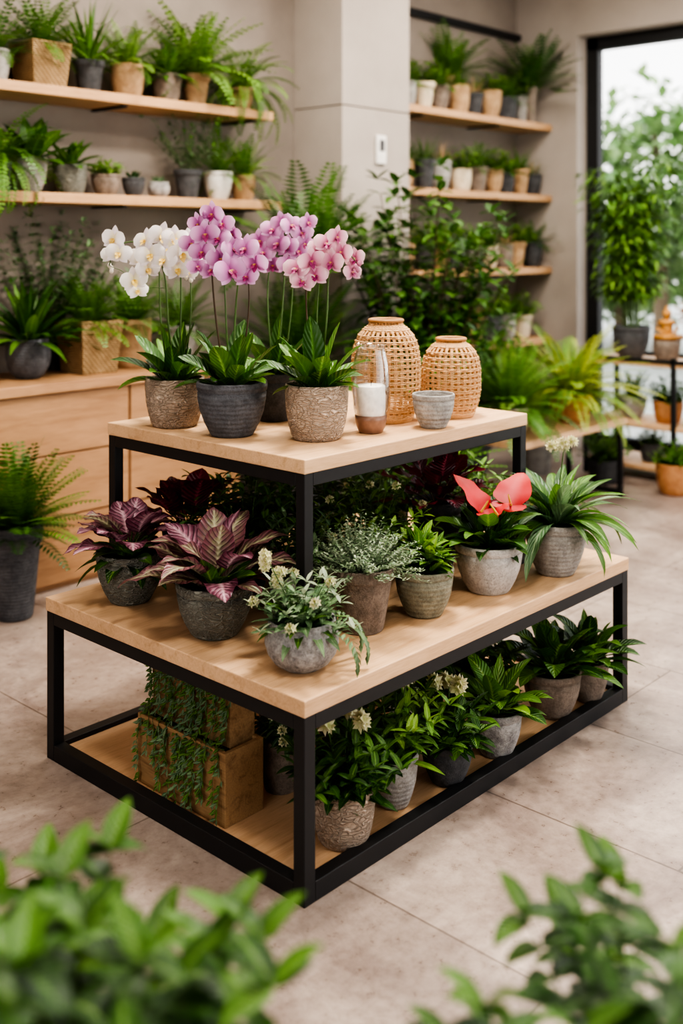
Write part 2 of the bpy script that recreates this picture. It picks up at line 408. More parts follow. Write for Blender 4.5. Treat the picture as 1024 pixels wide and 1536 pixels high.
def rosette(mb, rng, z0, n, L, Wd, mat, el=(.35, 1.35), droop=(.9, .4), prof=p_strap, fold=.25, r0=.012, cols=3, wave=0, nseg=7, mat2=None):
    for i in range(n):
        f = i/max(1, n-1); az = i*2.399+rng.uniform(-.3, .3)
        e = el[0]+(el[1]-el[0])*f+rng.uniform(-.12, .12); dr = droop[0]+(droop[1]-droop[0])*f+rng.uniform(-.1, .2)
        l = L*rng.uniform(.75, 1.08)
        rr = r0*(1-f*.6)
        leaf(mb, (rr*cos(az), rr*sin(az), z0), az, e, l, Wd*rng.uniform(.8, 1.1), dr, prof, (mat2 if mat2 and rng.random() < .35 else mat), rng, nseg, fold, rng.uniform(-.5, .5), cols, wave)
def petioled(mb, rng, z0, n, H, L, Wd, mat, spread=(.5, 1.4), prof=p_oval, stem='stem_green', cols=5, wave=.03, droop=.8, mats=None, blade_el=.6, fold=.3):
    for i in range(n):
        f = i/max(1, n-1); az = i*2.399+rng.uniform(-.3, .3); e = spread[0]+(spread[1]-spread[0])*f
        h = H*rng.uniform(.6, 1.1); pts = [(0, 0, z0)]; p = (0, 0, z0)
        for k in range(5):
            d = dirv(az, e-.12*k); p = vadd(p, d, h/5); pts.append(p)
        tube(mb, pts, .003, .002, stem, 4)
        leaf(mb, p, az, blade_el*rng.uniform(.7, 1.3)*(.4+f), L*rng.uniform(.75, 1.1), Wd*rng.uniform(.8, 1.1), droop*rng.uniform(.7, 1.2), prof, (mats[i % len(mats)] if mats else mat), rng, 10, fold, rng.uniform(-.3, .3), cols, wave)
def fern(mb, rng, z0, n, L, pl, mat, el=(.5, 1.45), droop=(1.4, .7), pairs=16, stem='stem_green', pw=.2, mat2=None):
    for i in range(n):
        f = i/max(1, n-1); az = i*2.399+rng.uniform(-.3, .3)
        e0 = el[0]+(el[1]-el[0])*f; dr = (droop[0]+(droop[1]-droop[0])*f)*rng.uniform(.8, 1.2); l = L*rng.uniform(.7, 1.1)
        p = (0, 0, z0); pts = [p]; r = rng.random(); mt = mat2 if mat2 and rng.random() < .4 else mat
        for k in range(1, pairs+1):
            t = k/pairs; e = e0-dr*t; d = dirv(az, e); p = vadd(p, d, l/pairs); pts.append(p)
            if t < .1: continue
            w = pl*(sin(pi*min(1, t*.85+.1))**.6)
            up = (-sin(e)*cos(az), -sin(e)*sin(az), cos(e)); sd = (-sin(az), cos(az), 0)
            for sg in (-1, 1):
                dd = norm((sd[0]*sg+d[0]*.4, sd[1]*sg+d[1]*.4, sd[2]*sg+d[2]*.4-.12))
                dleaf(mb, p, dd, up, w*rng.uniform(.85, 1.15), max(l/pairs*.7, w*pw), mt, min(1, max(0, r+rng.uniform(-.2, .2))))
        tube(mb, pts[::2] if len(pts[::2]) > 1 else pts, .0018, .0006, stem, 3)
def bush(mb, rng, z0, n, H, spread, lL, lW, mat, nodes=9, start=.3, stem='stem_green', prof=None, curve=.3, opp=True, mat2=None, sr=.002, r0=.02, seg=4, fl=None, fln=0):
    tips = []
    for i in range(n):
        f = math.sqrt((i+.5)/n); az = i*2.399+rng.uniform(-.4, .4)
        e = pi/2-spread*f*rng.uniform(.7, 1.1); h = H*rng.uniform(.75, 1.05)*(1-.15*f)
        p = (r0*f*cos(az), r0*f*sin(az), z0); pts = [p]
        for k in range(1, nodes+1):
            t = k/nodes; a2 = az+rng.uniform(-.12, .12); d = dirv(a2, e-curve*f*t); p = vadd(p, d, h/nodes); pts.append(p)
            if t < start: continue
            base = rng.uniform(0, 6.28)
            for q in range(2 if opp else 1):
                la = base+q*pi; le = rng.uniform(-.1, .7)
                mt = mat2 if mat2 and rng.random() < .3 else mat
                s = (1-.35*t)*rng.uniform(.75, 1.15)
                if prof: leaf(mb, p, la, le, lL*s, lW*s, rng.uniform(.3, .9), prof, mt, rng, seg, .25)
                else:
                    dv = dirv(la, le); dleaf(mb, p, dv, (0, 0, 1), lL*s, lW*s, mt, rng.random())
        tube(mb, pts[::2] if len(pts) > 5 else pts, sr, sr*.5, stem, 3)
        tips.append(pts[-1])
        if prof:
            for q in range(2): leaf(mb, pts[-1], az+q*2.5, .9, lL*.7, lW*.6, .4, prof, mat2 or mat, rng, seg, .3)
    if fl:
        rng.shuffle(tips)
        for t in tips[:fln]: cluster(mb, rng, vadd(t, (0, 0, .012)), .008, 6, fl, .013)
    return tips
def cluster(mb, rng, c, R, n, mat, pl=.012):
    for i in range(n):
        z = 1-2*(i+.5)/n*.8; a = i*2.399; q = math.sqrt(max(0, 1-z*z)); o = (q*cos(a), q*sin(a), z)
        p = vadd(c, o, R*rng.uniform(.6, 1.1)); up = o
        ref = norm(cross(o, (0.3, .5, .8))); ref2 = cross(o, ref)
        r = rng.random()
        for k in range(5):
            b = 2*pi*k/5; d = norm((ref[0]*cos(b)+ref2[0]*sin(b)+o[0]*.4, ref[1]*cos(b)+ref2[1]*sin(b)+o[1]*.4, ref[2]*cos(b)+ref2[2]*sin(b)+o[2]*.4))
            dleaf(mb, p, d, up, pl, pl*.55, mat, r)

def petal(mb, c, dr, nn, L, Wd, cup, mat, r, prof, curl=0, n=6):
    sd = cross(nn, dr); vs = []; at = []; fs = []
    for i in range(n+1):
        t = i/n; w = Wd/2*prof(t)
        for s in (-1, -.5, 0, .5, 1):
            h = cup*L*(t**1.5)-curl*L*t**3+.10*w*(1-abs(s)**2)*2
            p = vadd(vadd(vadd(c, dr, L*t), sd, w*s), nn, h); vs.append(p); at.append((r, t, abs(s)))
    for i in range(n):
        for k in range(4): fs.append((i*5+k, i*5+k+1, i*5+k+6, i*5+k+5))
    mb.add(vs, fs, mat, at)
def bloom(mb, rng, c, f, R, mat):
    nn = norm(f); r_ = norm(cross((0, 0, 1), nn)); up = cross(nn, r_); roll = rng.uniform(-.25, .25); rr = rng.random()
    def D(a):
        a += roll; return norm((r_[0]*cos(a)+up[0]*sin(a), r_[1]*cos(a)+up[1]*sin(a), r_[2]*cos(a)+up[2]*sin(a)))
    for a in (pi/2, pi*1.22, pi*1.78): petal(mb, vadd(c, nn, -.003), D(a), nn, R*1.0, R*.66, .12, mat, rr*.5, p_oval)
    for a in (.12, pi-.12): petal(mb, c, D(a), nn, R*1.05, R*1.1, .2, mat, min(1, rr*.5+.5), p_round, .12)
    lip = 'petal_lip' if mat != 'petal_white' else 'petal_yellow'
    petal(mb, vadd(c, nn, .004), D(-pi/2), nn, R*.55, R*.4, .55, lip, rr, p_oval)
    for a in (-.9, pi+.9): petal(mb, vadd(c, nn, .004), D(a), nn, R*.3, R*.26, .8, lip, rr, p_round, n=3)

WV, WU, CH = 4.85, 7.34, 3.75
SOLID = [((-9, WV-.012, -1), (20, 20, 9)), ((4.80, 4.42, -1), (5.465, 9, 9)), ((WU-.012, 4.28, -1), (20, 9, 9)), ((WU-.012, -9, 2.3), (20, 9, 9))]
for z in (2.36, 1.845): SOLID.append(((1.2, 4.51, z-.065), (4.36, 9, z+.003)))
for z in (2.53, 1.975, 1.415, .87): SOLID.append(((5.4, 4.51, z-.065), (WU, 9, z+.003)))
SOLID.append(((.9, 4.30, -1), (3.94, 9, .963)))
SOLID.append(((1.84, 1.818, .455), (3.455, 2.95, .503)))
SOLID.append(((2.069, 2.044, .94), (3.159, 2.949, 1.018)))
SOLID.append(((1.8, 1.8, -1), (3.46, 2.96, .036)))
SOLID.append(((-9, -9, -1), (20, 20, .004)))
def keep_clear(mf, loc):
    """foliage bends along walls and shelf boards instead of passing through"""
    X, Y, Z = loc
    for i, (x, y, z) in enumerate(mf.v):
        for _ in range(2):
            px, py, pz = x+X, y+Y, z+Z
            for lo, hi in SOLID:
                if lo[0] < px < hi[0] and lo[1] < py < hi[1] and lo[2] < pz < hi[2]:
                    c = [(px-lo[0], 0, lo[0]), (hi[0]-px, 0, hi[0]), (py-lo[1], 1, lo[1]), (hi[1]-py, 1, hi[1]), (pz-lo[2], 2, lo[2]), (hi[2]-pz, 2, hi[2])]
                    d, ax, val = min(c)
                    if ax == 0: px = val
                    elif ax == 1: py = val
                    else: pz = val
            x, y, z = px-X, py-Y, pz-Z
        mf.v[i] = (x, y, z)
def plant(name, loc, r, h, style, pmat, fn, seed, seg=36):
    rng = random.Random(seed); e = empty(name, loc)
    mp = MB(); zs = pot_mesh(mp, r, h, style, pmat, rng, seg); mp.obj('pot', e)
    mf = MB(); fn(mf, rng, zs-.002); keep_clear(mf, loc)
    if mf.v: mf.obj('foliage', e)
    return e

# ------------------------------------------------------------------ room shell
U0, V0 = -2.2, -2.6
boxobj('floor', (U0-.2, V0-.2, -.1), (WU+.25, WV+.2, 0), 'stone_tiles', 0)
boxobj('ceiling', (U0-.2, V0-.2, CH), (WU+.25, WV+.2, CH+.1), 'ceiling_paint', 0)
boxobj('wall_back', (U0-.2, WV, 0), (WU+.25, WV+.2, CH), 'plaster', 0)
def holed(name, axis, c0, c1, a0, a1, holes_a, z0, z1, mat):
    """wall slab with one added, unglazed opening for daylight fill (a range holes_a, z range z0..z1)"""
    mb = MB(); h0, h1 = holes_a
    for (p, q, r, s) in ((a0, h0, 0, CH), (h1, a1, 0, CH), (h0, h1, 0, z0), (h0, h1, z1, CH)):
        if q-p < .01 or s-r < .01: continue
        if axis == 'u': box(mb, (c0, p, r), (c1, q, s), mat, 0)
        else: box(mb, (p, c0, r), (q, c1, s), mat, 0)
    return mb.obj(name, smooth=False)
def frame(name, axis, c, a0, a1, z0, z1, n):
    mb = MB(); k = .06
    def bb(p, q, r, s):
        if axis == 'u': box(mb, (c, p, r), (c+.06, q, s), 'black_metal', .003)
        else: box(mb, (p, c, r), (q, c+.06, s), 'black_metal', .003)
    bb(a0, a1, z0, z0+k); bb(a0, a1, z1-k, z1)
    for i in range(n+1):
        p = a0+(a1-a0-k)*i/n; bb(p, p+k, z0+k, z1-k)
    return mb.obj(name, smooth=False)
holed('wall_left', 'u', U0-.2, U0, V0-.2, WV, (-.8, 2.2), .6, 2.9, 'plaster_light'); frame('fill_opening_left', 'u', U0-.12, -.8, 2.2, .6, 2.9, 2)  # unseen wall; framed opening added to let fill daylight onto the table
holed('wall_front', 'v', V0-.2, V0, U0, WU+.25, (1.2, 6.2), .4, 3.1, 'plaster_light'); frame('fill_opening_front', 'v', V0-.12, 1.2, 6.2, .4, 3.1, 3)  # opening and frame out of view, added as frontal daylight fill
boxobj('column', (4.81, 4.43, 0), (5.455, WV, 2.44), 'plaster_light', .004)
boxobj('column_cap', (4.81, 4.43, 2.446), (5.455, WV, CH), 'plaster_light', .004)
mb = MB(); WB = -1.9
box(mb, (WU, 4.30, 0), (WU+.25, WV, CH), 'plaster_light', 0)
box(mb, (WU, V0, 3.2), (WU+.25, 4.30, CH), 'plaster_light', 0)
box(mb, (WU, V0, 0), (WU+.25, WB, 3.2), 'plaster_light', 0)
mb.obj('wall_right', smooth=False)
mb = MB(); u0, u1 = WU+.14, WU+.22
for a, b in ((4.20, 4.30), (2.80, 2.88), (1.3, 1.38), (-.2, -.12), (WB, WB+.1)): box(mb, (u0, a, 0), (u1, b, 3.2), 'black_metal')
box(mb, (u0, WB, 3.10), (u1, 4.30, 3.2), 'black_metal'); box(mb, (u0, WB, 0), (u1, 4.30, .12), 'black_metal')
fw = mb.obj('window_1', smooth=False)
mb = MB(); box(mb, (WU+.175, WB+.05, .1), (WU+.181, 4.25, 3.12), 'window_glass', 0); mb.obj('glass', fw)
boxobj('trim_1', (5.46, WV-.05, 3.22), (WU-.01, WV-.003, 3.27), 'black_metal', .004)
boxobj('baseboard_back', (U0, WV-.014, 0), (4.805, WV, .09), 'plaster_light', .003)
mb = MB(); box(mb, (5.11, 4.408, 2.10), (5.20, 4.43, 2.28), 'plastic_white', .006)
box(mb, (5.135, 4.402, 2.18), (5.175, 4.41, 2.25), 'pot_dark', .002); mb.obj('thermostat_panel', smooth=False)

def shelf(name, a, b, z, th=.05):
    e = empty(name, (a, 4.52, z)); boxb = MB(); box(boxb, (0, 0, -th), (b-a, .33, 0), 'oak_shelf', .004); boxb.obj('board', e, smooth=False)
    m = MB(); k = a+.3
    while k < b: box(m, (k-a, .05, -th-.012), (k-a+.03, .33, -th), 'black_metal', .001); k += .9
    m.obj('brackets', e, smooth=False)
shelf('oak_plant_shelf', 1.2, 4.32, 2.36); shelf('oak_plant_shelf', 1.2, 4.40, 1.845)
for z in (2.53, 1.975, 1.415, .87): shelf('oak_plant_shelf', 5.46, WU-.004, z)

ce = empty('sideboard_cabinet', (0, 0, 0))
mb = MB(); box(mb, (1.0, 4.36, 0), (3.9, WV-.016, .91), 'oak_cab', .004); mb.obj('carcass', ce, smooth=False)
mb = MB(); box(mb, (.98, 4.31, .912), (3.93, WV-.002, .96), 'oak_cab', .004); mb.obj('top', ce, smooth=False)
mb = MB()
for i in range(4):
    a = 1.0+i*.725
    for z0, z1 in ((.03, .33), (.338, .62), (.628, .905)):
        box(mb, (a+.005, 4.335, z0), (a+.717, 4.359, z1), 'oak_cab', .003)
mb.obj('drawer_fronts', ce, smooth=False)

# ------------------------------------------------------------------ display table (two tiers)
T0 = (1.84, 1.818); T1 = (3.455, 2.95); TZ = .50
def frame_table(name, x0, y0, x1, y1, zb, zt, slab, bar, leg, bottom=True):
    e = empty(name, ((x0+x1)/2, (y0+y1)/2, zb)); cx, cy = (x0+x1)/2, (y0+y1)/2
    mb = MB(); box(mb, (x0-cx, y0-cy, zt-slab-zb), (x1-cx, y1-cy, zt-zb), 'oak', .003); mb.obj('wood_top', e, smooth=False)
    mb = MB(); i = .003
    X0, X1, Y0, Y1 = x0-cx+i, x1-cx-i, y0-cy+i, y1-cy-i; zt2 = zt-slab-zb
    for ax in (X0, X1-leg):
        for ay in (Y0, Y1-leg): box(mb, (ax, ay, 0), (ax+leg, ay+leg, zt2), 'black_metal', .002)
    lv = [(zt2-bar, zt2)]
    if bottom: lv.append((0, bar*1.3))
    for a, b in lv:
        for ay in (Y0, Y1-leg): box(mb, (X0+leg, ay, a), (X1-leg, ay+leg, b), 'black_metal', .002)
        for ax in (X0, X1-leg): box(mb, (ax, Y0+leg, a), (ax+leg, Y1-leg, b), 'black_metal', .002)
    mb.obj('steel_frame', e, smooth=False)
    if bottom:
        mb = MB(); box(mb, (X0+leg, Y0+leg, .012), (X1-leg, Y1-leg, .034), 'oak', .001); mb.obj('wood_shelf', e, smooth=False)
    return e
frame_table('display_table', T0[0], T0[1], T1[0], T1[1], 0, TZ, .042, .038, .038)
UZ = 1.015
ux, uy = 2.069, 2.044
frame_table('display_riser_table', ux, uy, ux+1.09, uy+.905, TZ, UZ, .04, .036, .034, bottom=False)
SZ = .034

# ------------------------------------------------------------------ orchids
def orchid(name, X, d, r, h, style, pmat, stems, bmat, seed, leafn=11):
    rng = random.Random(seed); u, v = W(X, d); e = empty(name, (u, v, UZ))
    mp = MB(); zs = pot_mesh(mp, r, h, style, pmat, rng, 56); mp.obj('pot', e)
    mf = MB()
    rosette(mf, rng, zs, leafn, .215, .064, 'leaf_deep', (.8, 1.4), (.7, .15), p_obov, .35, .03, 5, 0, 8, mat2='leaf_mid')
    rosette(mf, rng, zs, 10, .15, .06, 'leaf_mid', (.5, 1.1), (1.0, .4), p_obov, .35, .03, 5, 0, 8, mat2='leaf_deep')
    mf.obj('leaves', e)
    ms = MB(); mfw = MB()
    def loc(dx, dd, z):
        a, b = W(dx, dd); return (a, b, z-UZ)
    for st in stems:
        pts = [loc(*q) for q in st['path']]
        sm = []
        P = [pts[0]]+pts+[pts[-1]]
        for i in range(1, len(P)-2):
            for k in range(6):
                t = k/6; a, b, c, dd_ = P[i-1], P[i], P[i+1], P[i+2]
                sm.append(tuple(.5*((2*b[j])+(-a[j]+c[j])*t+(2*a[j]-5*b[j]+4*c[j]-dd_[j])*t*t+(-a[j]+3*b[j]-3*c[j]+dd_[j])*t**3) for j in range(3)))
        sm.append(pts[-1])
        tube(ms, sm, .0034, .0018, 'stem_brown' if rng.random() < .5 else 'stem_green', 6)
        for (dx, dd, z, R) in st['blooms']:
            c = loc(dx, dd, z)
            near = min(sm, key=lambda q: sum((q[j]-c[j])**2 for j in range(3)))
            fx, fy = W(rng.uniform(-.8, .8), -1); f = norm((fx, fy, rng.uniform(-.4, .5)))
            tube(ms, [near, tuple((near[j]+c[j])/2+(.006 if j == 2 else 0) for j in range(3)), vadd(c, f, -.004)], .0012, .001, 'stem_green', 4)
            bloom(mfw, rng, c, f, R, bmat)
        for k in range(3):
            c = vadd(sm[-1], (rng.uniform(-.01, .01), rng.uniform(-.01, .01), -.009*k))
            m2 = MB(); lathe(m2, [(0, -.010), (.006, -.005), (.007, 0), (.005, .006), (0, .010)], bmat, 8); mfw.add([vadd(q, c) for q in m2.v], m2.f, bmat, [(.6, .3, .5)]*len(m2.v))
    ms.obj('flower_spikes', e); mfw.obj('blooms', e)

orchid('potted_orchid', -.535, 3.46, .094, .155, 'tub', 'pot_beige', [
  dict(path=[(0, 0, 1.15), (-.02, -.01, 1.35), (-.03, -.02, 1.50), (-.07, -.03, 1.585), (-.13, -.04, 1.605), (-.18, -.05, 1.585), (-.20, -.05, 1.53)],
       blooms=[(-.185, -.05, 1.615, .044), (-.165, -.07, 1.57, .043), (-.195, -.04, 1.565, .036), (-.12, -.06, 1.485, .044), (-.085, -.06, 1.61, .044), (-.065, -.08, 1.565, .048), (-.11, -.05, 1.45, .034), (-.10, -.05, 1.555, .042), (-.075, -.07, 1.52, .04)]),
  dict(path=[(.01, 0, 1.15), (.02, -.01, 1.35), (.02, -.02, 1.52), (.0, -.04, 1.60), (-.03, -.06, 1.64)],
       blooms=[(-.03, -.07, 1.625, .046), (.01, -.07, 1.615, .046), (.035, -.09, 1.57, .05), (-.02, -.09, 1.55, .046), (.055, -.06, 1.61, .042), (.06, -.05, 1.535, .04), (.0, -.08, 1.585, .048), (.02, -.08, 1.52, .042)]),
  dict(path=[(0.02, .02, 1.15), (.05, .0, 1.35), (.05, 0, 1.50)], blooms=[(.045, -.02, 1.51, .034)]),
  dict(path=[(-.02, .02, 1.15), (-.045, .0, 1.35), (-.05, 0, 1.54)], blooms=[(-.045, -.02, 1.54, .036)])], 'petal_white', 11)
orchid('potted_orchid', -.334, 3.288, .105, .165, 'bowl', 'pot_charcoal', [
  dict(path=[(-.02, 0, 1.16), (-.05, 0, 1.38), (-.06, -.01, 1.52), (-.06, -.02, 1.62), (-.08, -.03, 1.69)],
       blooms=[(-.10, -.02, 1.66, .038), (-.055, -.04, 1.69, .042), (-.075, -.06, 1.63, .044), (-.025, -.04, 1.66, .038), (-.12, -.02, 1.60, .04), (-.085, -.05, 1.575, .042), (-.035, -.05, 1.615, .042), (-.10, -.04, 1.53, .034), (-.06, -.04, 1.52, .036), (.005, -.03, 1.63, .034)]),
  dict(path=[(.0, 0, 1.16), (.01, 0, 1.38), (.02, -.02, 1.48), (.03, -.04, 1.57), (.07, -.05, 1.57)],
       blooms=[(.002, -.08, 1.52, .058), (.045, -.06, 1.585, .048), (-.03, -.05, 1.555, .046), (.075, -.06, 1.54, .046), (.01, -.05, 1.585, .046), (.05, -.06, 1.50, .04)]),
  dict(path=[(.02, .02, 1.16), (.05, 0, 1.38), (.05, 0, 1.5)], blooms=[]),
  dict(path=[(-.01, .02, 1.16), (-.02, .01, 1.38), (-.025, 0, 1.56)], blooms=[])], 'petal_pink', 12)
orchid('potted_orchid', -.225, 3.57, .088, .16, 'bowl', 'pot_dark', [
  dict(path=[(0, 0, 1.15), (-.02, 0, 1.4), (-.01, 0, 1.56), (0, -.02, 1.65)],
       blooms=[(-.045, -.05, 1.61, .042), (0, -.05, 1.645, .042), (.02, -.07, 1.60, .046), (-.03, -.06, 1.57, .042), (.0, -.06, 1.53, .04), (-.05, -.05, 1.54, .036)]),
  dict(path=[(.01, 0, 1.15), (.03, 0, 1.4), (.04, 0, 1.56), (.06, -.03, 1.65), (.10, -.04, 1.66)],
       blooms=[(.06, -.05, 1.66, .042), (.095, -.04, 1.635, .04), (.05, -.07, 1.59, .044), (.085, -.05, 1.575, .038), (.115, -.04, 1.67, .034), (.03, -.05, 1.67, .038), (.045, -.06, 1.535, .04), (.105, -.04, 1.60, .034)]),
  dict(path=[(.03, .01, 1.15), (.06, 0, 1.4), (.065, 0, 1.58)], blooms=[])], 'petal_pink', 13, 9)
orchid('potted_orchid', -.074, 3.23, .096, .165, 'tub', 'pot_beige', [
  dict(path=[(-.01, 0, 1.16), (-.03, 0, 1.38), (-.03, -.02, 1.48), (-.02, -.03, 1.54)],
       blooms=[(-.06, -.04, 1.525, .042), (-.015, -.06, 1.55, .044), (-.04, -.05, 1.49, .04), (-.005, -.05, 1.505, .042), (.005, -.03, 1.585, .036)]),
  dict(path=[(.01, 0, 1.16), (.03, 0, 1.38), (.035, -.01, 1.5), (.055, -.03, 1.58), (.09, -.04, 1.575), (.12, -.04, 1.54)],
       blooms=[(.03, -.04, 1.60, .04), (.075, -.05, 1.575, .04), (.045, -.06, 1.545, .044), (.115, -.03, 1.555, .036), (.06, -.04, 1.62, .036), (.105, -.03, 1.515, .034)]),
  dict(path=[(.0, .02, 1.16), (.0, .01, 1.38), (.01, 0, 1.53)], blooms=[])], 'petal_rose', 14, 13)

# ------------------------------------------------------------------ lanterns, candle, bowl
def lantern(name, X, d, r, h, nr, nz):
    u, v = W(X, d); e = empty(name, (u, v, UZ)); mb = MB()
    pf = [(0, .74), (.04, .80), (.18, .93), (.35, 1.0), (.6, 1.0), (.76, .93), (.86, .80), (.93, .62), (.965, .48), (1, .46)]
    def rad(t):
        for i in range(len(pf)-1):
            if t <= pf[i+1][0]:
                k = (t-pf[i][0])/(pf[i+1][0]-pf[i][0]); k = k*k*(3-2*k)*.4+k*.6; return r*(pf[i][1]+(pf[i+1][1]-pf[i][1])*k)
        return r*pf[-1][1]
    for i in range(nr):
        a = 2*pi*i/nr
        for da in (-.026, .026):
            pts = [((rad(t)+.0012)*cos(a+da), (rad(t)+.0012)*sin(a+da), .004+t*(h-.012)) for t in [k/24 for k in range(25)]]
            tube(mb, pts, .0023, None, 'rattan', 4)
    for i in range(nz):
        t = .06+.85*i/(nz-1)
        for j, dz in enumerate((-.0028, .0028)):
            ringtube(mb, rad(t)+.0012, .004+t*(h-.012)+dz, .0022, 'rattan', nr*4, 4, wob=.002, nw=nr//2, ph=(i+j)*pi)
    for t in (0.0, .012, .024, .036, .92, .935, .95, .965): ringtube(mb, rad(t)+.002, .004+t*(h-.012), .003, 'rattan', 56, 5)
    ringtube(mb, rad(1)+.001, h-.004, .006, 'rattan_dark', 48, 8, 1.3)
    lathe(mb, [(0, .002), (rad(0), .002), (rad(0), .008), (0, .008)], 'rattan_dark', 40)
    mb.obj('woven_body', e)
lantern('rattan_lantern', .147, 3.565, .112, .335, 32, 16)
lantern('rattan_lantern', .372, 3.66, .098, .265, 28, 13)
u, v = W(.091, 3.335); e = empty('candle_holder', (u, v, UZ))
mb = MB(); lathe(mb, [(0, 0), (.034, 0), (.037, .003), (.044, .018), (.049, .04), (.05, .055), (.048, .056), (.046, .05), (.0, .045)], 'copper', 40); mb.obj('copper_base', e)
mb = MB(); lathe(mb, [(0, .046), (.043, .046), (.0445, .05), (.0445, .143), (.042, .147), (.02, .145), (0, .144)], 'white_wax', 40)
tube(mb, [(0, 0, .143), (.001, 0, .150), (.003, 0, .156)], .0012, .001, 'pot_dark', 5); mb.obj('candle', e)
mb = MB(); lathe(mb, [(.048, .052), (.054, .075), (.0585, .12), (.0595, .17), (.056, .21), (.049, .24), (.045, .258), (.048, .272), (.050, .274), (.0485, .2745), (.043, .258), (.047, .24), (.054, .21), (.0575, .17), (.0565, .12), (.052, .075), (.047, .054)], 'clear_glass', 48); mb.obj('glass_shade', e)
u, v = W(.292, 3.425); e = empty('concrete_bowl', (u, v, UZ))
mb = MB(); pot_mesh(mb, .066, .108, 'bowl', 'pot_grey', random.Random(3), 40, False); lathe(mb, [(.061, .095), (.055, .03), (0, .02)], 'pot_grey', 40); mb.obj('bowl', e)

# ------------------------------------------------------------------ lower table plants
def at(X, d, z): u, v = W(X, d); return (u, v, z)
CAM_AZ = math.atan2(CU, SU)      # direction along the aisle, away from the shop door
def f_caladium_pink(mb, rng, z):
    rosette(mb, rng, z, 24, .16, .062, 'leaf_mid', (.0, .8), (.9, .6), p_lance, .25, .02, 5, .02, mat2='leaf_deep')
    petioled(mb, rng, z, 20, .10, .15, .10, 'leaf_pink', (.6, 1.5), p_oval, 'stem_green', 5, .07, 1.1, ['leaf_pink', 'leaf_pink', 'leaf_mauve'], .85, .15)
def f_caladium_mauve(mb, rng, z):
    rosette(mb, rng, z, 14, .14, .062, 'leaf_bright', (.7, 1.3), (.7, .4), p_lance, .25, .02, 5, .02, mat2='leaf_mauve')
    petioled(mb, rng, z, 24, .10, .18, .11, 'leaf_mauve', (.35, 1.45), p_oval, 'stem_green', 5, .07, 1.1, ['leaf_mauve', 'leaf_mauve', 'leaf_mauve', 'leaf_pink'], 1.0, .15)
def f_hyacinth(mb, rng, z):
    rosette(mb, rng, z, 50, .13, .028, 'leaf_bluegreen', (.1, 1.35), (1.0, .5), p_lance, .2, .03, mat2='leaf_mid')
    bush(mb, rng, z, 26, .15, 1.25, .052, .02, 'leaf_bluegreen', 6, .3, prof=p_lance, mat2='leaf_silver', fl='petal_cream', fln=6)
    for az, l in ((2.4, .21), (2.0, .15)):
        p = (0, 0, z); pts = [p]
        for k in range(6): p = vadd(p, dirv(az, 1.1), l/6); pts.append(p)
        tube(mb, pts, .002, .0015)
        for k in range(3): cluster(mb, rng, vadd(pts[-1], (0, 0, -.015*k)), .011, 8, 'petal_cream', .013)
    for az in (-.9, -.4, -1.4):
        p = (.07*cos(az), .07*sin(az), z); e = .5
        for k in range(12):
            p = vadd(p, dirv(az, e), .013); e -= .2
            for q in (-1, 1): dleaf(mb, p, dirv(az+q*1.2, e+.3), (0, 0, 1), .03, .012, 'leaf_bluegreen', rng.random())
def f_silver(mb, rng, z):
    bush(mb, rng, z, 170, .165, 1.4, .018, .009, 'leaf_silver', 17, .2, mat2='leaf_bluegreen', sr=.001, r0=.055, stem='leaf_silver')
def f_green(mb, rng, z):
    for i in range(9):
        a = i*2.4; r = .045*math.sqrt(i/9); m2 = MB()
        rosette(m2, rng, z+.03+.055*rng.random(), 15, .085, .028, 'leaf_bright', (.0, 1.35), (.6, .3), p_lance, .3, .004, mat2='leaf_mid')
        rosette(m2, rng, z+.01, 8, .08, .028, 'leaf_mid', (.2, 1.0), (.6, .3), p_lance, .3, .004)
        tube(m2, [(0, 0, z-.01), (0, 0, z+.08)], .003)
        mb.merge(m2, (r*cos(a), r*sin(a), 0))
def f_anthurium(mb, rng, z):
    petioled(mb, rng, z, 24, .10, .13, .08, 'leaf_mid', (.35, 1.3), p_heart, 'stem_green', 5, .02, .7, ['leaf_mid', 'leaf_deep'], .8)
    rosette(mb, rng, z, 16, .15, .055, 'leaf_deep', (.4, 1.1), (.9, .5), p_oval, .25, .02)
    for (dx, dd, zz, L, Wd, fa, el) in ((-.028, -.035, .125, .15, .12, .9, 1.0), (.066, -.03, .145, .145, .135, -.5, .8), (.02, -.06, .12, .06, .06, -1.4, .9)):
        c = W(dx, dd); c = (c[0], c[1], z+zz)
        tube(mb, [(0, 0, z), (c[0]*.5, c[1]*.5, z+zz*.6), c], .0026, .002)
        az = CAM_AZ+fa
        leaf(mb, c, az, el, L, Wd, .4, p_heart, 'petal_red', rng, 10, .3, 0, 5, .04)
        leaf(mb, c, az+pi, -.3, L*.2, Wd*.85, .5, p_round, 'petal_red', rng, 5, .2, 0, 5, .02)
        f2 = dirv(az+pi, 1.0); tube(mb, [c, vadd(c, f2, .045)], .0045, .0025, 'petal_yellow', 7)
def f_birdsnest(mb, rng, z):
    rosette(mb, rng, z, 50, .29, .05, 'leaf_mid', (.5, 1.45), (1.9, .8), p_lance, .25, .02, 5, .06, 11, mat2='leaf_bluegreen')
    tube(mb, [(0, 0, z), (.01, -.01, z+.15), (.02, -.02, z+.27)], .003, .002)
    for k in range(6): cluster(mb, rng, (.02+rng.uniform(-.03, .03), -.02+rng.uniform(-.03, .03), z+.27+rng.uniform(-.02, .02)), .010, 7, 'petal_cream', .02)
def f_burg(mb, rng, z):
    petioled(mb, rng, z, 22, .14, .13, .095, 'leaf_burgundy', (.4, 1.45), p_oval, 'stem_brown', 5, .06, .8, None, .9, .15)
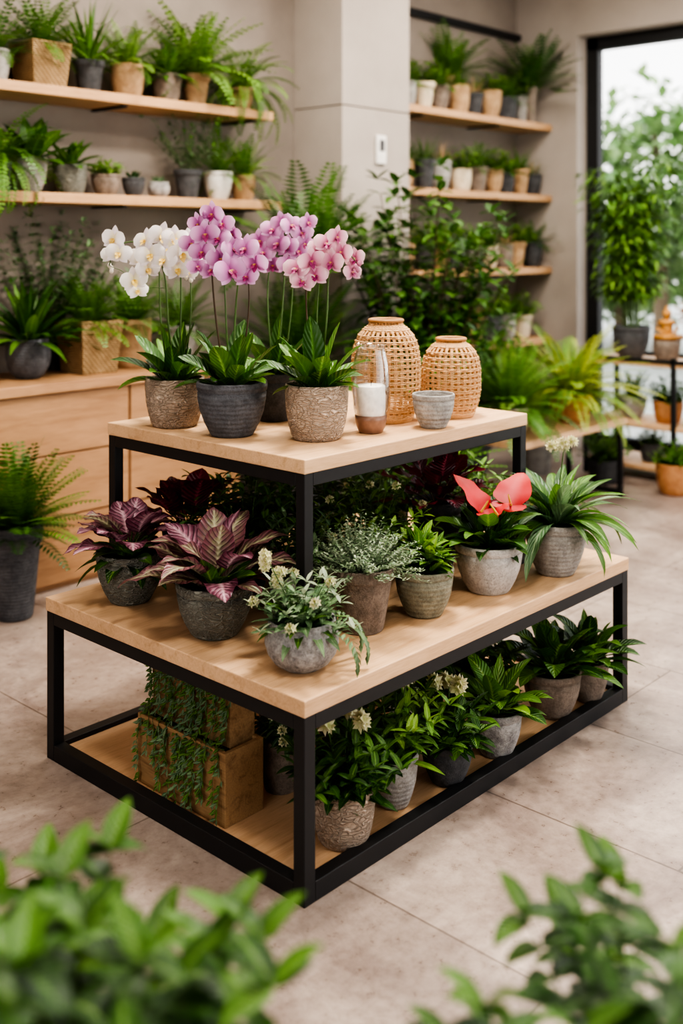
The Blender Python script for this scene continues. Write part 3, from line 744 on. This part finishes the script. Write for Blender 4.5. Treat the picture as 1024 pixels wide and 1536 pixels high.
def f_dense(mat, mat2, L=.06, Wd=.024, H=.2, sp=1.2, fl=None, fln=0):
    def f(mb, rng, z): bush(mb, rng, z, 34, H, sp, L, Wd, mat, 8, .15, prof=p_lance, mat2=mat2, r0=.03, fl=fl, fln=fln)
    return f
def f_leafy(mat, mat2, H=.15, L=.085, Wd=.034, n=34, sp=1.25, fl=0, fc='petal_cream'):
    def f(mb, rng, z):
        bush(mb, rng, z, n, H, sp, L, Wd, mat, 5, .15, prof=p_oval, mat2=mat2, r0=.03, seg=6)
        rosette(mb, rng, z, 12, H*.75, Wd, mat, (.25, .9), (.6, .4), p_lance, .25, .04, mat2=mat2)
        for q in range(fl):
            a = q*2.1+.5; c = (.05*cos(a), .05*sin(a), z+H+.03+rng.uniform(-.01, .02))
            tube(mb, [(0, 0, z), c], .0022)
            for w in range(2): cluster(mb, rng, vadd(c, (rng.uniform(-.012, .012), rng.uniform(-.012, .012), -.012*w)), .009, 6, fc, .024)
    return f
def f_broad(mat, L=.17, Wd=.045, n=24, mat2=None):
    def f(mb, rng, z):
        petioled(mb, rng, z, n, L*.5, L*.72, Wd, mat, (.4, 1.45), p_oval, 'stem_green', 5, .02, .9, [mat, mat2 or mat], .95, .25)
        rosette(mb, rng, z, n//2, L, Wd*.8, mat, (.6, 1.4), (1.1, .5), p_oval, .25, .025, 5, .02, 8, mat2=mat2)
    return f

plant('potted_caladium', at(-.652, 3.323, TZ), .102, .155, 'bowl', 'pot_moss', f_caladium_pink, 21, 48)
plant('potted_caladium', at(-.357, 3.04, TZ), .108, .15, 'bowl', 'pot_moss', f_caladium_mauve, 22, 48)
plant('potted_hyacinth', at(-.103, 2.80, TZ), .096, .128, 'round', 'pot_stone', f_hyacinth, 23, 48)
plant('potted_silver_thyme', at(.058, 3.076, TZ), .093, .185, 'taper', 'pot_brown', f_silver, 24, 48)
plant('potted_pittosporum', at(.2456, 3.2, TZ), .086, .14, 'bowl', 'pot_olive', f_green, 25, 48)
plant('potted_anthurium', at(.467, 3.42, TZ), .106, .155, 'bowl', 'pot_lightgrey', f_anthurium, 26, 48)
plant('potted_birds_nest_fern', at(.715, 3.60, TZ), .10, .175, 'bowl', 'pot_grey', f_birdsnest, 27, 48)
plant('potted_heuchera', at(-.50, 3.50, TZ), .08, .18, 'bowl', 'pot_dark', f_burg, 28)
plant('potted_heuchera', at(.32, 3.62, TZ), .08, .24, 'bowl', 'pot_dark', f_burg, 29)
plant('potted_jasmine', at(-.14, 3.20, TZ), .075, .13, 'bowl', 'pot_grey', f_dense('leaf_mid', 'leaf_bluegreen', fl='petal_cream', fln=5), 30)
plant('potted_shrub', at(-.30, 3.42, TZ), .08, .13, 'bowl', 'pot_dark', f_dense('leaf_deep', 'leaf_mid', .07, .03, .24), 31)
plant('potted_jasmine', at(.10, 3.45, TZ), .08, .14, 'bowl', 'pot_dark', f_dense('leaf_mid', 'leaf_bright', .06, .025, .26, fl='petal_cream', fln=7), 32)
plant('potted_shrub', at(-.08, 3.70, TZ), .08, .14, 'bowl', 'pot_dark', f_dense('leaf_deep', 'leaf_mid', .07, .03, .26), 33)
plant('potted_shrub', at(-.33, 3.66, TZ), .075, .14, 'bowl', 'pot_dark', f_dense('leaf_deep', 'leaf_fern', .07, .03, .26), 34)
plant('potted_jasmine', at(.16, 3.90, TZ), .08, .14, 'bowl', 'pot_dark', f_dense('leaf_mid', 'leaf_bluegreen', .06, .025, .28, fl='petal_cream', fln=6), 35)
plant('potted_shrub', at(.42, 3.84, TZ), .08, .14, 'bowl', 'pot_dark', f_dense('leaf_mid', 'leaf_bright', .07, .03, .24), 36)

# bottom shelf
plant('potted_gardenia', at(.005, 2.83, SZ), .084, .145, 'tub', 'pot_beige', f_leafy('leaf_deep', 'leaf_mid', .165, .085, .034, 40, 1.05, 3), 41, 48)
plant('potted_lily', at(.145, 3.01, SZ), .068, .15, 'bowl', 'pot_grey', f_leafy('leaf_mid', 'leaf_bright', .22, .08, .028, 30, .75, 3), 42, 40)
plant('potted_peace_lily', at(.307, 3.14, SZ), .075, .125, 'bowl', 'pot_dark', f_leafy('leaf_mid', 'leaf_deep', .14, .11, .042, 14, .85, 3, 'petal_cream'), 43, 40)
plant('potted_hosta', at(.475, 3.31, SZ), .077, .14, 'bowl', 'pot_stone', f_broad('leaf_mid', .17, .06, 20, 'leaf_bright'), 44, 40)
plant('potted_hosta', at(.70, 3.59, SZ), .095, .15, 'bowl', 'pot_brown', f_broad('leaf_mid', .21, .07, 26, 'leaf_deep'), 45, 40)
plant('potted_hosta', at(.845, 3.70, SZ), .07, .14, 'bowl', 'pot_brown', f_broad('leaf_deep', .18, .06, 22, 'leaf_mid'), 46, 40)
plant('potted_primrose', at(-.175, 3.10, SZ), .07, .16, 'taper', 'pot_brown', f_dense('leaf_mid', 'leaf_bluegreen', .05, .02, .1, fl='petal_cream', fln=8), 47)
plant('potted_white_begonia', at(.22, 3.40, SZ), .075, .17, 'bowl', 'pot_white', f_dense('leaf_mid', 'leaf_deep', .07, .035, .2, fl='petal_white', fln=8), 48)
plant('potted_shrub', at(.42, 3.60, SZ), .08, .15, 'bowl', 'pot_dark', f_dense('leaf_deep', 'leaf_mid', .07, .03, .2), 49)
plant('potted_shrub', at(.0, 3.35, SZ), .08, .15, 'bowl', 'pot_dark', f_dense('leaf_deep', 'leaf_mid', .07, .03, .2), 50)

# crate with trailing vines
cu, cv = 1.905, 2.18; e = empty('wooden_crate_planter', (cu, cv, SZ)); mb = MB()
def openbox(mb, x0, y0, x1, y1, z0, z1, t, mat):
    box(mb, (x0, y0, z0), (x1, y0+t, z1), mat, .002); box(mb, (x0, y1-t, z0), (x1, y1, z1), mat, .002)
    box(mb, (x0, y0+t, z0), (x0+t, y1-t, z1), mat, .002); box(mb, (x1-t, y0+t, z0), (x1, y1-t, z1), mat, .002)
    box(mb, (x0+t, y0+t, z0), (x1-t, y1-t, z0+t), mat, .001)
openbox(mb, 0, 0, .14, .385, 0, .20, .014, 'crate_wood')
openbox(mb, .045, .03, .135, .372, .02, .35, .012, 'crate_wood')
box(mb, (.055, .045, .30), (.125, .36, .335), 'soil', .002)
box(mb, (.012, .012, .15), (.05, .373, .19), 'soil', .002)
mb.obj('crate', e, smooth=False)
mb = MB(); rng = random.Random(5)
for i in range(36):
    y = .02+.35*i/35+rng.uniform(-.01, .01)
    top = rng.random() < .7
    x, z = (.04, .355) if top else (-.004, .205)
    pts = [(x+.02, y, z-.005), (x, y, z+.006)]; L = rng.uniform(.12, .37) if top else rng.uniform(.08, .19)
    k = 0
    while k < L:
        st = rng.uniform(.009, .016)
        k += st; z -= st; x += ((-.012 if z < .23 else .034)-x)*.25+rng.uniform(-.003, .003); y += rng.uniform(-.005, .005)
        if z < .012: break
        pts.append((x, y, z)); r = rng.random()
        for q in (-1, 1):
            if rng.random() < .2: continue
            dleaf(mb, (x, y, z), norm((-.6, q*rng.uniform(.2, 1), rng.uniform(-1, -.1))), norm((-1, rng.uniform(-.4, .4), .3)), rng.uniform(.014, .026), .010, 'leaf_mid' if r < .5 else 'leaf_bluegreen', rng.random()*.6)
    tube(mb, pts, .0012, .0008, 'stem_green', 3)
mb.obj('vines', e)

# ------------------------------------------------------------------ floor fern left
def f_bigfern(mb, rng, z):
    fern(mb, rng, z, 56, .42, .062, 'leaf_fern', (.5, 1.5), (.9, .25), 20, mat2='leaf_mid', pw=.16)
    fern(mb, rng, z, 44, .30, .05, 'leaf_fern_dark', (.1, 1.2), (.9, .5), 16, pw=.16)
plant('potted_boston_fern', at(-1.40, 4.617, 0), .115, .40, 'taper', 'pot_charcoal', f_bigfern, 60, 48)

# ------------------------------------------------------------------ background plant kit
def g_fern(L=.26, n=30, mat='leaf_fern', m2='leaf_mid', pl=.035, el=(.3, 1.45), dr=(1.3, .5), pairs=14):
    return lambda mb, rng, z: fern(mb, rng, z, n, L, pl, mat, el, dr, pairs, mat2=m2)
def g_ros(L=.2, n=20, W_=.04, mat='leaf_mid', prof=p_lance, el=(.3, 1.4), dr=(1.0, .4), m2=None):
    return lambda mb, rng, z: rosette(mb, rng, z, n, L, W_, mat, el, dr, prof, .25, .02, 3, 0, 6, mat2=m2)
def g_bush(H=.2, n=22, L=.05, W_=.025, mat='leaf_mid', sp=1.1, m2=None, nodes=7, st=.25):
    return lambda mb, rng, z: bush(mb, rng, z, n, H, sp, L, W_, mat, nodes, st, mat2=m2, prof=p_lance, seg=3)
def g_grass(L=.25, n=60, mat='leaf_bright', el=(.5, 1.5), dr=(1.3, .5)):
    return lambda mb, rng, z: rosette(mb, rng, z, n, L, .012, mat, el, dr, p_grass, .2, .03, 3, 0, 6)
def g_trail(mb, rng, z):
    fern(mb, rng, z, 60, .40, .04, 'leaf_fern', (.2, 1.4), (2.5, 1.2), 18, mat2='leaf_bright')
def basket(name, loc, w, h, fn, seed):
    rng = random.Random(seed); e = empty(name, loc); mb = MB()
    vs = []; z = [(0, .8), (.02*h, .82), (h, 1.0), (h, .93), (h*.88, .91)]
    for zz, k in z:
        for sx, sy in ((-1, -1), (1, -1), (1, 1), (-1, 1)): vs.append((sx*w*k, sy*w*k, zz))
    fs = [(3, 2, 1, 0)]
    for i in range(4):
        for k in range(4): fs.append((i*4+k, i*4+(k+1) % 4, (i+1)*4+(k+1) % 4, (i+1)*4+k))
    mb.add(vs, fs, 'basket_weave'); mb.add([vs[16+i] for i in range(4)], [(0, 1, 2, 3)], 'soil')
    mb.obj('basket', e, smooth=False); mf = MB(); fn(mf, rng, h*.86); keep_clear(mf, loc); mf.obj('foliage', e)

Z1, Z2, ZC = 2.36, 1.845, .96
plant('potted_fern', (2.64, 4.68, Z1), .075, .16, 'tub', 'pot_grey', g_fern(.30, 40), 70, 24)
basket('basket_planter', (2.89, 4.68, Z1), .11, .22, g_fern(.32, 50, 'leaf_mid', 'leaf_fern', .04), 71)
plant('potted_yucca', (3.17, 4.68, Z1), .08, .17, 'taper', 'pot_dark', g_ros(.38, 56, .028, 'leaf_mid', p_grass, (.3, 1.5), (.9, .2), 'leaf_fern'), 72, 24)
plant('potted_fern', (3.41, 4.68, Z1), .088, .18, 'tub', 'pot_tan', g_fern(.29, 54, 'leaf_mid', 'leaf_bright', .035), 73, 24)
plant('potted_shrub', (3.67, 4.68, Z1), .08, .16, 'tub', 'pot_brown', g_ros(.22, 60, .032, 'leaf_mid', p_lance, (.1, 1.5), (1, .3), 'leaf_deep'), 74, 24)
plant('potted_fern', (3.88, 4.69, Z1), .08, .18, 'taper', 'pot_tan', g_fern(.46, 66, 'leaf_fern', 'leaf_bright', .06, (.3, 1.5)), 75, 24)
plant('potted_trailing_fern', (4.16, 4.62, Z1), .07, .13, 'bowl', 'pot_tan', g_trail, 76, 24)
plant('potted_peace_lily', (2.83, 4.68, Z2), .085, .17, 'bowl', 'pot_grey', g_ros(.28, 20, .10, 'leaf_deep', p_oval, (.3, 1.4), (.8, .2), 'leaf_mid'), 77, 24)
plant('potted_trailing_fern', (2.62, 4.62, Z2), .07, .14, 'bowl', 'pot_dark', g_trail, 67, 24)
plant('potted_hosta', (3.06, 4.68, Z2), .085, .15, 'tub', 'pot_moss', g_ros(.19, 24, .055, 'leaf_mid'), 78, 24)
plant('potted_herb', (3.26, 4.66, Z2), .075, .11, 'bowl', 'pot_brown', g_bush(.10, 30, .045, .018, 'leaf_bright'), 79, 24)
plant('potted_succulent', (3.435, 4.66, Z2), .06, .10, 'bowl', 'pot_dark', g_ros(.06, 26, .022, 'leaf_deep', p_lance, (.1, 1.4), (.2, .1)), 80, 24)
plant('potted_succulent', (3.60, 4.66, Z2), .06, .085, 'round', 'pot_stone', g_ros(.06, 26, .02, 'leaf_bluegreen', p_lance, (.1, 1.4), (.2, .1)), 81, 24)
plant('potted_olive_shrub', (3.80, 4.66, Z2), .078, .16, 'taper', 'pot_dark', g_bush(.36, 26, .05, .018, 'leaf_bluegreen', .8, 'leaf_mid', 10), 82, 24)
plant('potted_fern', (4.02, 4.66, Z2), .08, .16, 'bowl', 'pot_white', g_fern(.28, 34, 'leaf_mid', 'leaf_fern'), 83, 24)
plant('potted_fern', (4.22, 4.67, Z2), .07, .15, 'tub', 'pot_tan', g_fern(.30, 38, 'leaf_fern', 'leaf_bright', .04), 84, 24)
plant('potted_aspidistra', (2.75, 4.56, ZC), .105, .19, 'round', 'pot_charcoal', g_ros(.34, 56, .052, 'leaf_deep', p_lance, (.3, 1.5), (1.0, .3), 'leaf_mid'), 85, 32)
basket('basket_planter', (3.09, 4.56, ZC), .12, .26, g_fern(.32, 66, 'leaf_mid', 'leaf_fern', .045), 86)
plant('potted_fern', (3.36, 4.58, ZC), .105, .25, 'tub', 'pot_tan', g_fern(.32, 54, 'leaf_fern', 'leaf_mid', .045), 87, 32)
plant('potted_olive_shrub', (3.02, 4.76, ZC), .05, .15, 'tub', 'pot_dark', g_bush(.75, 40, .065, .028, 'leaf_deep', .6, 'leaf_bluegreen', 15, .35), 88, 24)
plant('potted_fern', (3.68, 4.58, ZC), .09, .2, 'bowl', 'pot_grey', g_fern(.34, 50, 'leaf_fern', 'leaf_mid', .04), 89, 24)

rng0 = random.Random(99); idx = 100
pots_top = ['pot_grey', 'pot_dark', 'pot_cream', 'pot_tan', 'pot_brown', 'pot_dark', 'pot_tan']
for zi, zz in enumerate((2.53, 1.975, 1.415, .87)):
    uu = 5.66; k = 0
    while uu < 7.26:
        r = rng0.uniform(.072, .088); pm = pots_top[(k*2+zi*3) % 7]; t = (k+zi*2) % 6
        fn = [g_fern(.24, 34, pairs=10), g_bush(.2, 30, .06, .027, 'leaf_mid', m2='leaf_bright'), g_ros(.2, 34, .034, 'leaf_mid'), g_grass(.24, 60, 'leaf_mid'),
              g_ros(.18, 24, .018, 'leaf_dry', p_grass, (.6, 1.5), (.5, .2), 'leaf_mid'), g_bush(.18, 30, .055, .024, 'leaf_fern', m2='leaf_bright')][t]
        nm = ['potted_fern', 'potted_herb', 'potted_hosta', 'potted_grass', 'potted_bromeliad', 'potted_shrub'][t]
        plant(nm, (uu, 4.64+rng0.uniform(-.015, .02), zz), r, rng0.uniform(.16, .21), ['tub', 'taper', 'bowl'][k % 3], pm, fn, idx, 24)
        idx += 1; k += 1; uu += r*2+rng0.uniform(.03, .05)
plant('potted_palm', (6.35, 4.775, 2.53), .05, .30, 'taper', 'pot_tan', g_fern(.42, 40, 'leaf_fern', 'leaf_mid', .06, (.7, 1.5), (1.0, .4)), 150, 24)
plant('potted_palm', (7.10, 4.565, 2.53), .05, .28, 'taper', 'pot_brown', g_fern(.46, 46, 'leaf_fern_dark', 'leaf_fern', .065, (.5, 1.5), (1.0, .4)), 151, 24)

def tall_fern(mb, rng, z):
    for k in range(3):
        m2 = MB(); fern(m2, rng, z+.52*k, 40, .66, .11, 'leaf_fern_dark', (.5, 1.5), (1.2, .4), 26, mat2='leaf_fern', pw=.16)
        a = k*2.1; off = (.04*cos(a), .04*sin(a), 0); mb.merge(m2, off)
        if k: tube(mb, [(0, 0, z-.02), (off[0], off[1], z+.52*k)], .012, .008, 'stem_brown', 6)
plant('potted_tree_fern', (4.22, 4.16, 0), .17, .42, 'taper', 'pot_charcoal', tall_fern, 160, 32)
def tree(H, n, L, Wd, mat, m2, sp=.45, nodes=14, st=.25):
    return lambda mb, rng, z: bush(mb, rng, z, n, H, sp, L, Wd, mat, nodes, st, 'stem_brown', p_oval, .35, True, m2, .006, .05, 4)
plant('potted_ficus', (4.95, 3.92, 0), .18, .42, 'taper', 'pot_grey', tree(1.68, 56, .14, .085, 'leaf_mid', 'leaf_deep', .26, 19), 161, 32)
plant('potted_ficus', (4.55, 3.62, 0), .15, .36, 'taper', 'pot_dark', tree(.95, 44, .12, .06, 'leaf_fern', 'leaf_deep', .40, 13), 162, 32)
plant('potted_ficus', (5.50, 4.02, 0), .16, .38, 'taper', 'pot_dark', tree(.95, 44, .12, .065, 'leaf_deep', 'leaf_mid', .32, 13), 163, 32)
plant('potted_boston_fern', (4.25, 3.42, 0), .15, .36, 'taper', 'pot_grey', g_fern(.50, 60, 'leaf_fern_dark', 'leaf_fern', .06, (.4, 1.5), (1.3, .4), 22), 164, 32)
plant('potted_boston_fern', (6.45, 4.10, 0), .14, .38, 'taper', 'pot_grey', g_fern(.42, 60, 'leaf_fern', 'leaf_mid', .06, (.4, 1.5), (1.3, .4), 22), 165, 32)

def bench(name, u0, v0, u1, v1, z):
    e = empty(name, (0, 0, 0)); mb = MB(); box(mb, (u0, v0, z-.04), (u1, v1, z), 'oak', .003); mb.obj('top', e, smooth=False)
    mb = MB(); s = .03
    for a in (u0+.02, u1-.05):
        for b in (v0+.02, v1-.05): box(mb, (a, b, 0), (a+s, b+s, z-.04), 'black_metal', .002)
        box(mb, (a, v0+.05, .02), (a+s, v1-.05, .05), 'black_metal', .002)
    mb.obj('legs', e, smooth=False)
bench('plant_bench', 5.02, 3.28, 6.22, 3.72, .50)
plant('potted_boston_fern', (5.22, 3.50, .50), .11, .16, 'tub', 'pot_cream', g_fern(.46, 90, 'leaf_fern', 'leaf_bright', .065, (.05, 1.5), (1.3, .4), 20), 170, 32)
plant('potted_lime_fern', (5.86, 3.48, .50), .13, .17, 'tub', 'pot_terracotta', g_fern(.54, 100, 'leaf_lime', 'leaf_bright', .055, (.3, 1.4), (1.5, .6), 24), 171, 32)

e = empty('plant_etagere', (0, 0, 0)); mb = MB()
for z in (.10, .38, .80): box(mb, (6.72, 2.55, z-.03), (7.16, 3.88, z), 'oak', .003)
mb.obj('shelves', e, smooth=False); mb = MB()
for a in (6.705, 7.145):
    for b in (2.55, 3.20, 3.85): box(mb, (a, b, 0), (a+.03, b+.03, .84), 'black_metal', .002)
    box(mb, (a, 2.58, .80), (a+.03, 3.85, .825), 'black_metal', .002)
mb.obj('frame', e, smooth=False)
def bamboo(mb, rng, z):
    for i in range(18):
        a = i*2.4; r = .06*math.sqrt(i/18); x, y = r*cos(a), r*sin(a); H = rng.uniform(.8, 1.2)
        lx, ly = cos(a)*.16, sin(a)*.16
        pts = [(x+lx*t*t, y+ly*t*t, z+H*t) for t in [k/12 for k in range(13)]]
        tube(mb, pts, .006, .002, 'stem_green', 5)
        for k in range(3, 13):
            for q in range(8):
                b = rng.uniform(0, 6.28); m = pts[k]; tw = vadd(m, dirv(b, .3), rng.uniform(.02, .18))
                for w in range(2): leaf(mb, tw, b+rng.uniform(-.9, .9), rng.uniform(-.2, .5), rng.uniform(.08, .13), .026, .9, p_lance, 'leaf_mid' if rng.random() < .6 else 'leaf_bright', rng, 3, .2)
plant('potted_bamboo', (6.95, 3.64, .80), .13, .22, 'bowl', 'pot_dark', bamboo, 180, 32)
e = empty('seated_figurine', (6.88, 3.34, .80)); mb = MB()
lathe(mb, [(0, 0), (.06, 0), (.075, .02), (.09, .10), (.095, .14), (0, .145)], 'pot_brown', 24); mb.obj('plinth', e)
mb = MB(); a0 = CAM_AZ+pi; fx, fy = cos(a0), sin(a0)
ball(mb, (0, 0, .165), .085, .085, .03, 'statue_gold'); ball(mb, (0, 0, .225), .042, .042, .065, 'statue_gold')
ball(mb, (0, 0, .262), .055, .055, .028, 'statue_gold'); ball(mb, (fx*.006, fy*.006, .322), .030, .030, .036, 'statue_gold'); ball(mb, (0, 0, .362), .013, .013, .013, 'statue_gold')
for s in (-1, 1):
    sx, sy = -fy*s, fx*s
    tube(mb, [(sx*.05, sy*.05, .27), (sx*.068+fx*.012, sy*.068+fy*.012, .225), (sx*.03+fx*.055, sy*.03+fy*.055, .185)], .016, .011, 'statue_gold', 8)
    tube(mb, [(sx*.03, sy*.03, .165), (sx*.09+fx*.03, sy*.09+fy*.03, .165), (fx*.075, fy*.075, .165)], .024, .016, 'statue_gold', 8)
mb.obj('figure', e)
plant('potted_croton', (6.90, 3.06, .80), .10, .16, 'tub', 'pot_brown', g_bush(.30, 30, .10, .045, 'leaf_orange', .7, 'leaf_dry'), 181, 32)
plant('potted_shrub', (6.90, 2.78, .80), .10, .16, 'tub', 'pot_grey', g_bush(.3, 30, .08, .03, 'leaf_mid', .9, 'leaf_fern'), 182, 32)
plant('potted_fern', (6.93, 3.62, .38), .10, .15, 'bowl', 'pot_grey', g_fern(.24, 40), 183, 24)
plant('potted_shrub', (6.90, 3.34, .38), .10, .15, 'tub', 'pot_terracotta', g_bush(.18, 34, .06, .03, 'leaf_mid'), 184, 24)
plant('potted_fern', (6.90, 3.04, .38), .10, .15, 'tub', 'pot_dark', g_fern(.24, 40), 185, 24)
plant('potted_shrub', (6.90, 3.46, .10), .08, .13, 'tub', 'pot_dark', g_bush(.12, 26, .05, .02, 'leaf_mid'), 186, 24)
plant('potted_shrub', (6.50, 3.10, 0), .12, .2, 'tub', 'pot_terracotta', g_bush(.16, 36, .06, .03, 'leaf_fern'), 187, 32)
plant('potted_shrub', (6.50, 3.60, 0), .11, .16, 'tub', 'pot_dark', g_bush(.22, 36, .07, .03, 'leaf_mid'), 188, 32)

# ------------------------------------------------------------------ foreground bushes in floor planters
def f_fore(H, n, sp, L=.09, Wd=.052):
    return lambda mb, rng, z: bush(mb, rng, z, n, H, sp, L, Wd, 'leaf_deep', 12, .3, prof=p_oval, mat2='leaf_mid', sr=.0025, r0=.12, curve=.4, seg=6)
plant('potted_mint_bush', at(-.37, 1.10, 0), .17, .50, 'taper', 'pot_grey', f_fore(.475, 58, .48, .10, .062), 190, 40)
plant('potted_mint_bush', at(.42, 1.12, 0), .17, .46, 'taper', 'pot_grey', f_fore(.49, 38, .52, .09, .052), 191, 40)

# ------------------------------------------------------------------ outside
boxobj('ground_outside', (WU+.26, -12, -.2), (40, 30, -.12), 'ground_out', 0)
simple('bark', hexc('#6a5a48'), .9); leafm('leaf_outside', hexc('#4f8240'), hexc('#9cc07e'), veins=False)
for i, (tu, tv, th, tr_) in enumerate(((14, 6.9, 4.1, 1.2), (17, 10.2, 2.6, 1.3), (15.5, 6.2, 2.6, 1.5), (13, 3.0, 3.6, 1.3), (16, 8.6, 1.9, 1.3))):
    rng = random.Random(300+i); mb = MB(); tube(mb, [(0, 0, 0), (.1, 0, th*.5), (.05, .1, th*.8)], .12, .05, 'bark', 8)
    for k in range(1500):
        a = rng.uniform(0, 6.28); b = rng.uniform(-1, 1); q = math.sqrt(1-b*b); rr = rng.uniform(.5, 1.05)*(1+.2*sin(a*3))
        p = (tr_*q*cos(a)*rr, tr_*q*sin(a)*rr, th*.62+b*th*.33*rr)
        dleaf(mb, p, dirv(rng.uniform(0, 6.28), rng.uniform(-1, 1)), (0, 0, 1), .28, .16, 'leaf_outside', rng.random())
    mb.obj('street_tree', loc=(tu, tv, -.12))

# ------------------------------------------------------------------ lights
def area(name, loc, sx, sy, power, col):
    e = empty(name, loc)
    l = bpy.data.lights.new('lamp', 'AREA'); l.shape = 'RECTANGLE'; l.size = sx; l.size_y = sy; l.energy = power; l.color = col
    o = bpy.data.objects.new('lamp', l); S.collection.objects.link(o); o.parent = e; o.location = (0, 0, -.05)
    mb = MB(); box(mb, (-sx/2-.03, -sy/2-.03, -.04), (sx/2+.03, sy/2+.03, .0), 'plastic_white', .004); mb.obj('housing', e, smooth=False)
warm = (1.0, .92, .82)
for (a, b, p) in ((2.9, 2.3, 110), (1.2, 3.3, 18), (3.6, 3.6, 36), (5.6, 3.2, 60), (1.2, .6, 50), (4.4, 1.0, 80)):
    area('ceiling_light', (a, b, CH-.002), .6, .4, p, warm)

wd = bpy.data.worlds.new('sky'); S.world = wd; wd.use_nodes = True
nt = wd.node_tree; nt.nodes.clear(); o = nt.nodes.new('ShaderNodeOutputWorld'); bg = nt.nodes.new('ShaderNodeBackground')
tc = nt.nodes.new('ShaderNodeTexCoord'); sp = nt.nodes.new('ShaderNodeSeparateXYZ'); nt.links.new(tc.outputs['Generated'], sp.inputs[0])
c = ramp(nt, sp.outputs[2], [(0, (1.0, .975, .94, 1)), (.6, (.88, .93, 1.0, 1))]); nt.links.new(c, bg.inputs[0]); bg.inputs[1].default_value = 3.5
nt.links.new(bg.outputs[0], o.inputs[0])

# ------------------------------------------------------------------ camera
cd = bpy.data.cameras.new('camera'); cam = bpy.data.objects.new('camera', cd); S.collection.objects.link(cam)
cam.location = (0, 0, 1.6)
cam.rotation_euler = (radians(90), 0, -math.atan2(SU, CU))
cd.sensor_fit = 'AUTO'; cd.sensor_width = 36; cd.lens = 1616/1536*36
cd.shift_y = -(768-365)/1536
cd.dof.use_dof = True; cd.dof.focus_distance = 3.1; cd.dof.aperture_fstop = 1.6
S.camera = cam
try:
    S.view_settings.view_transform = 'AgX'; S.view_settings.look = 'AgX - High Contrast'; S.view_settings.exposure = .2
except Exception as ex: print(ex)
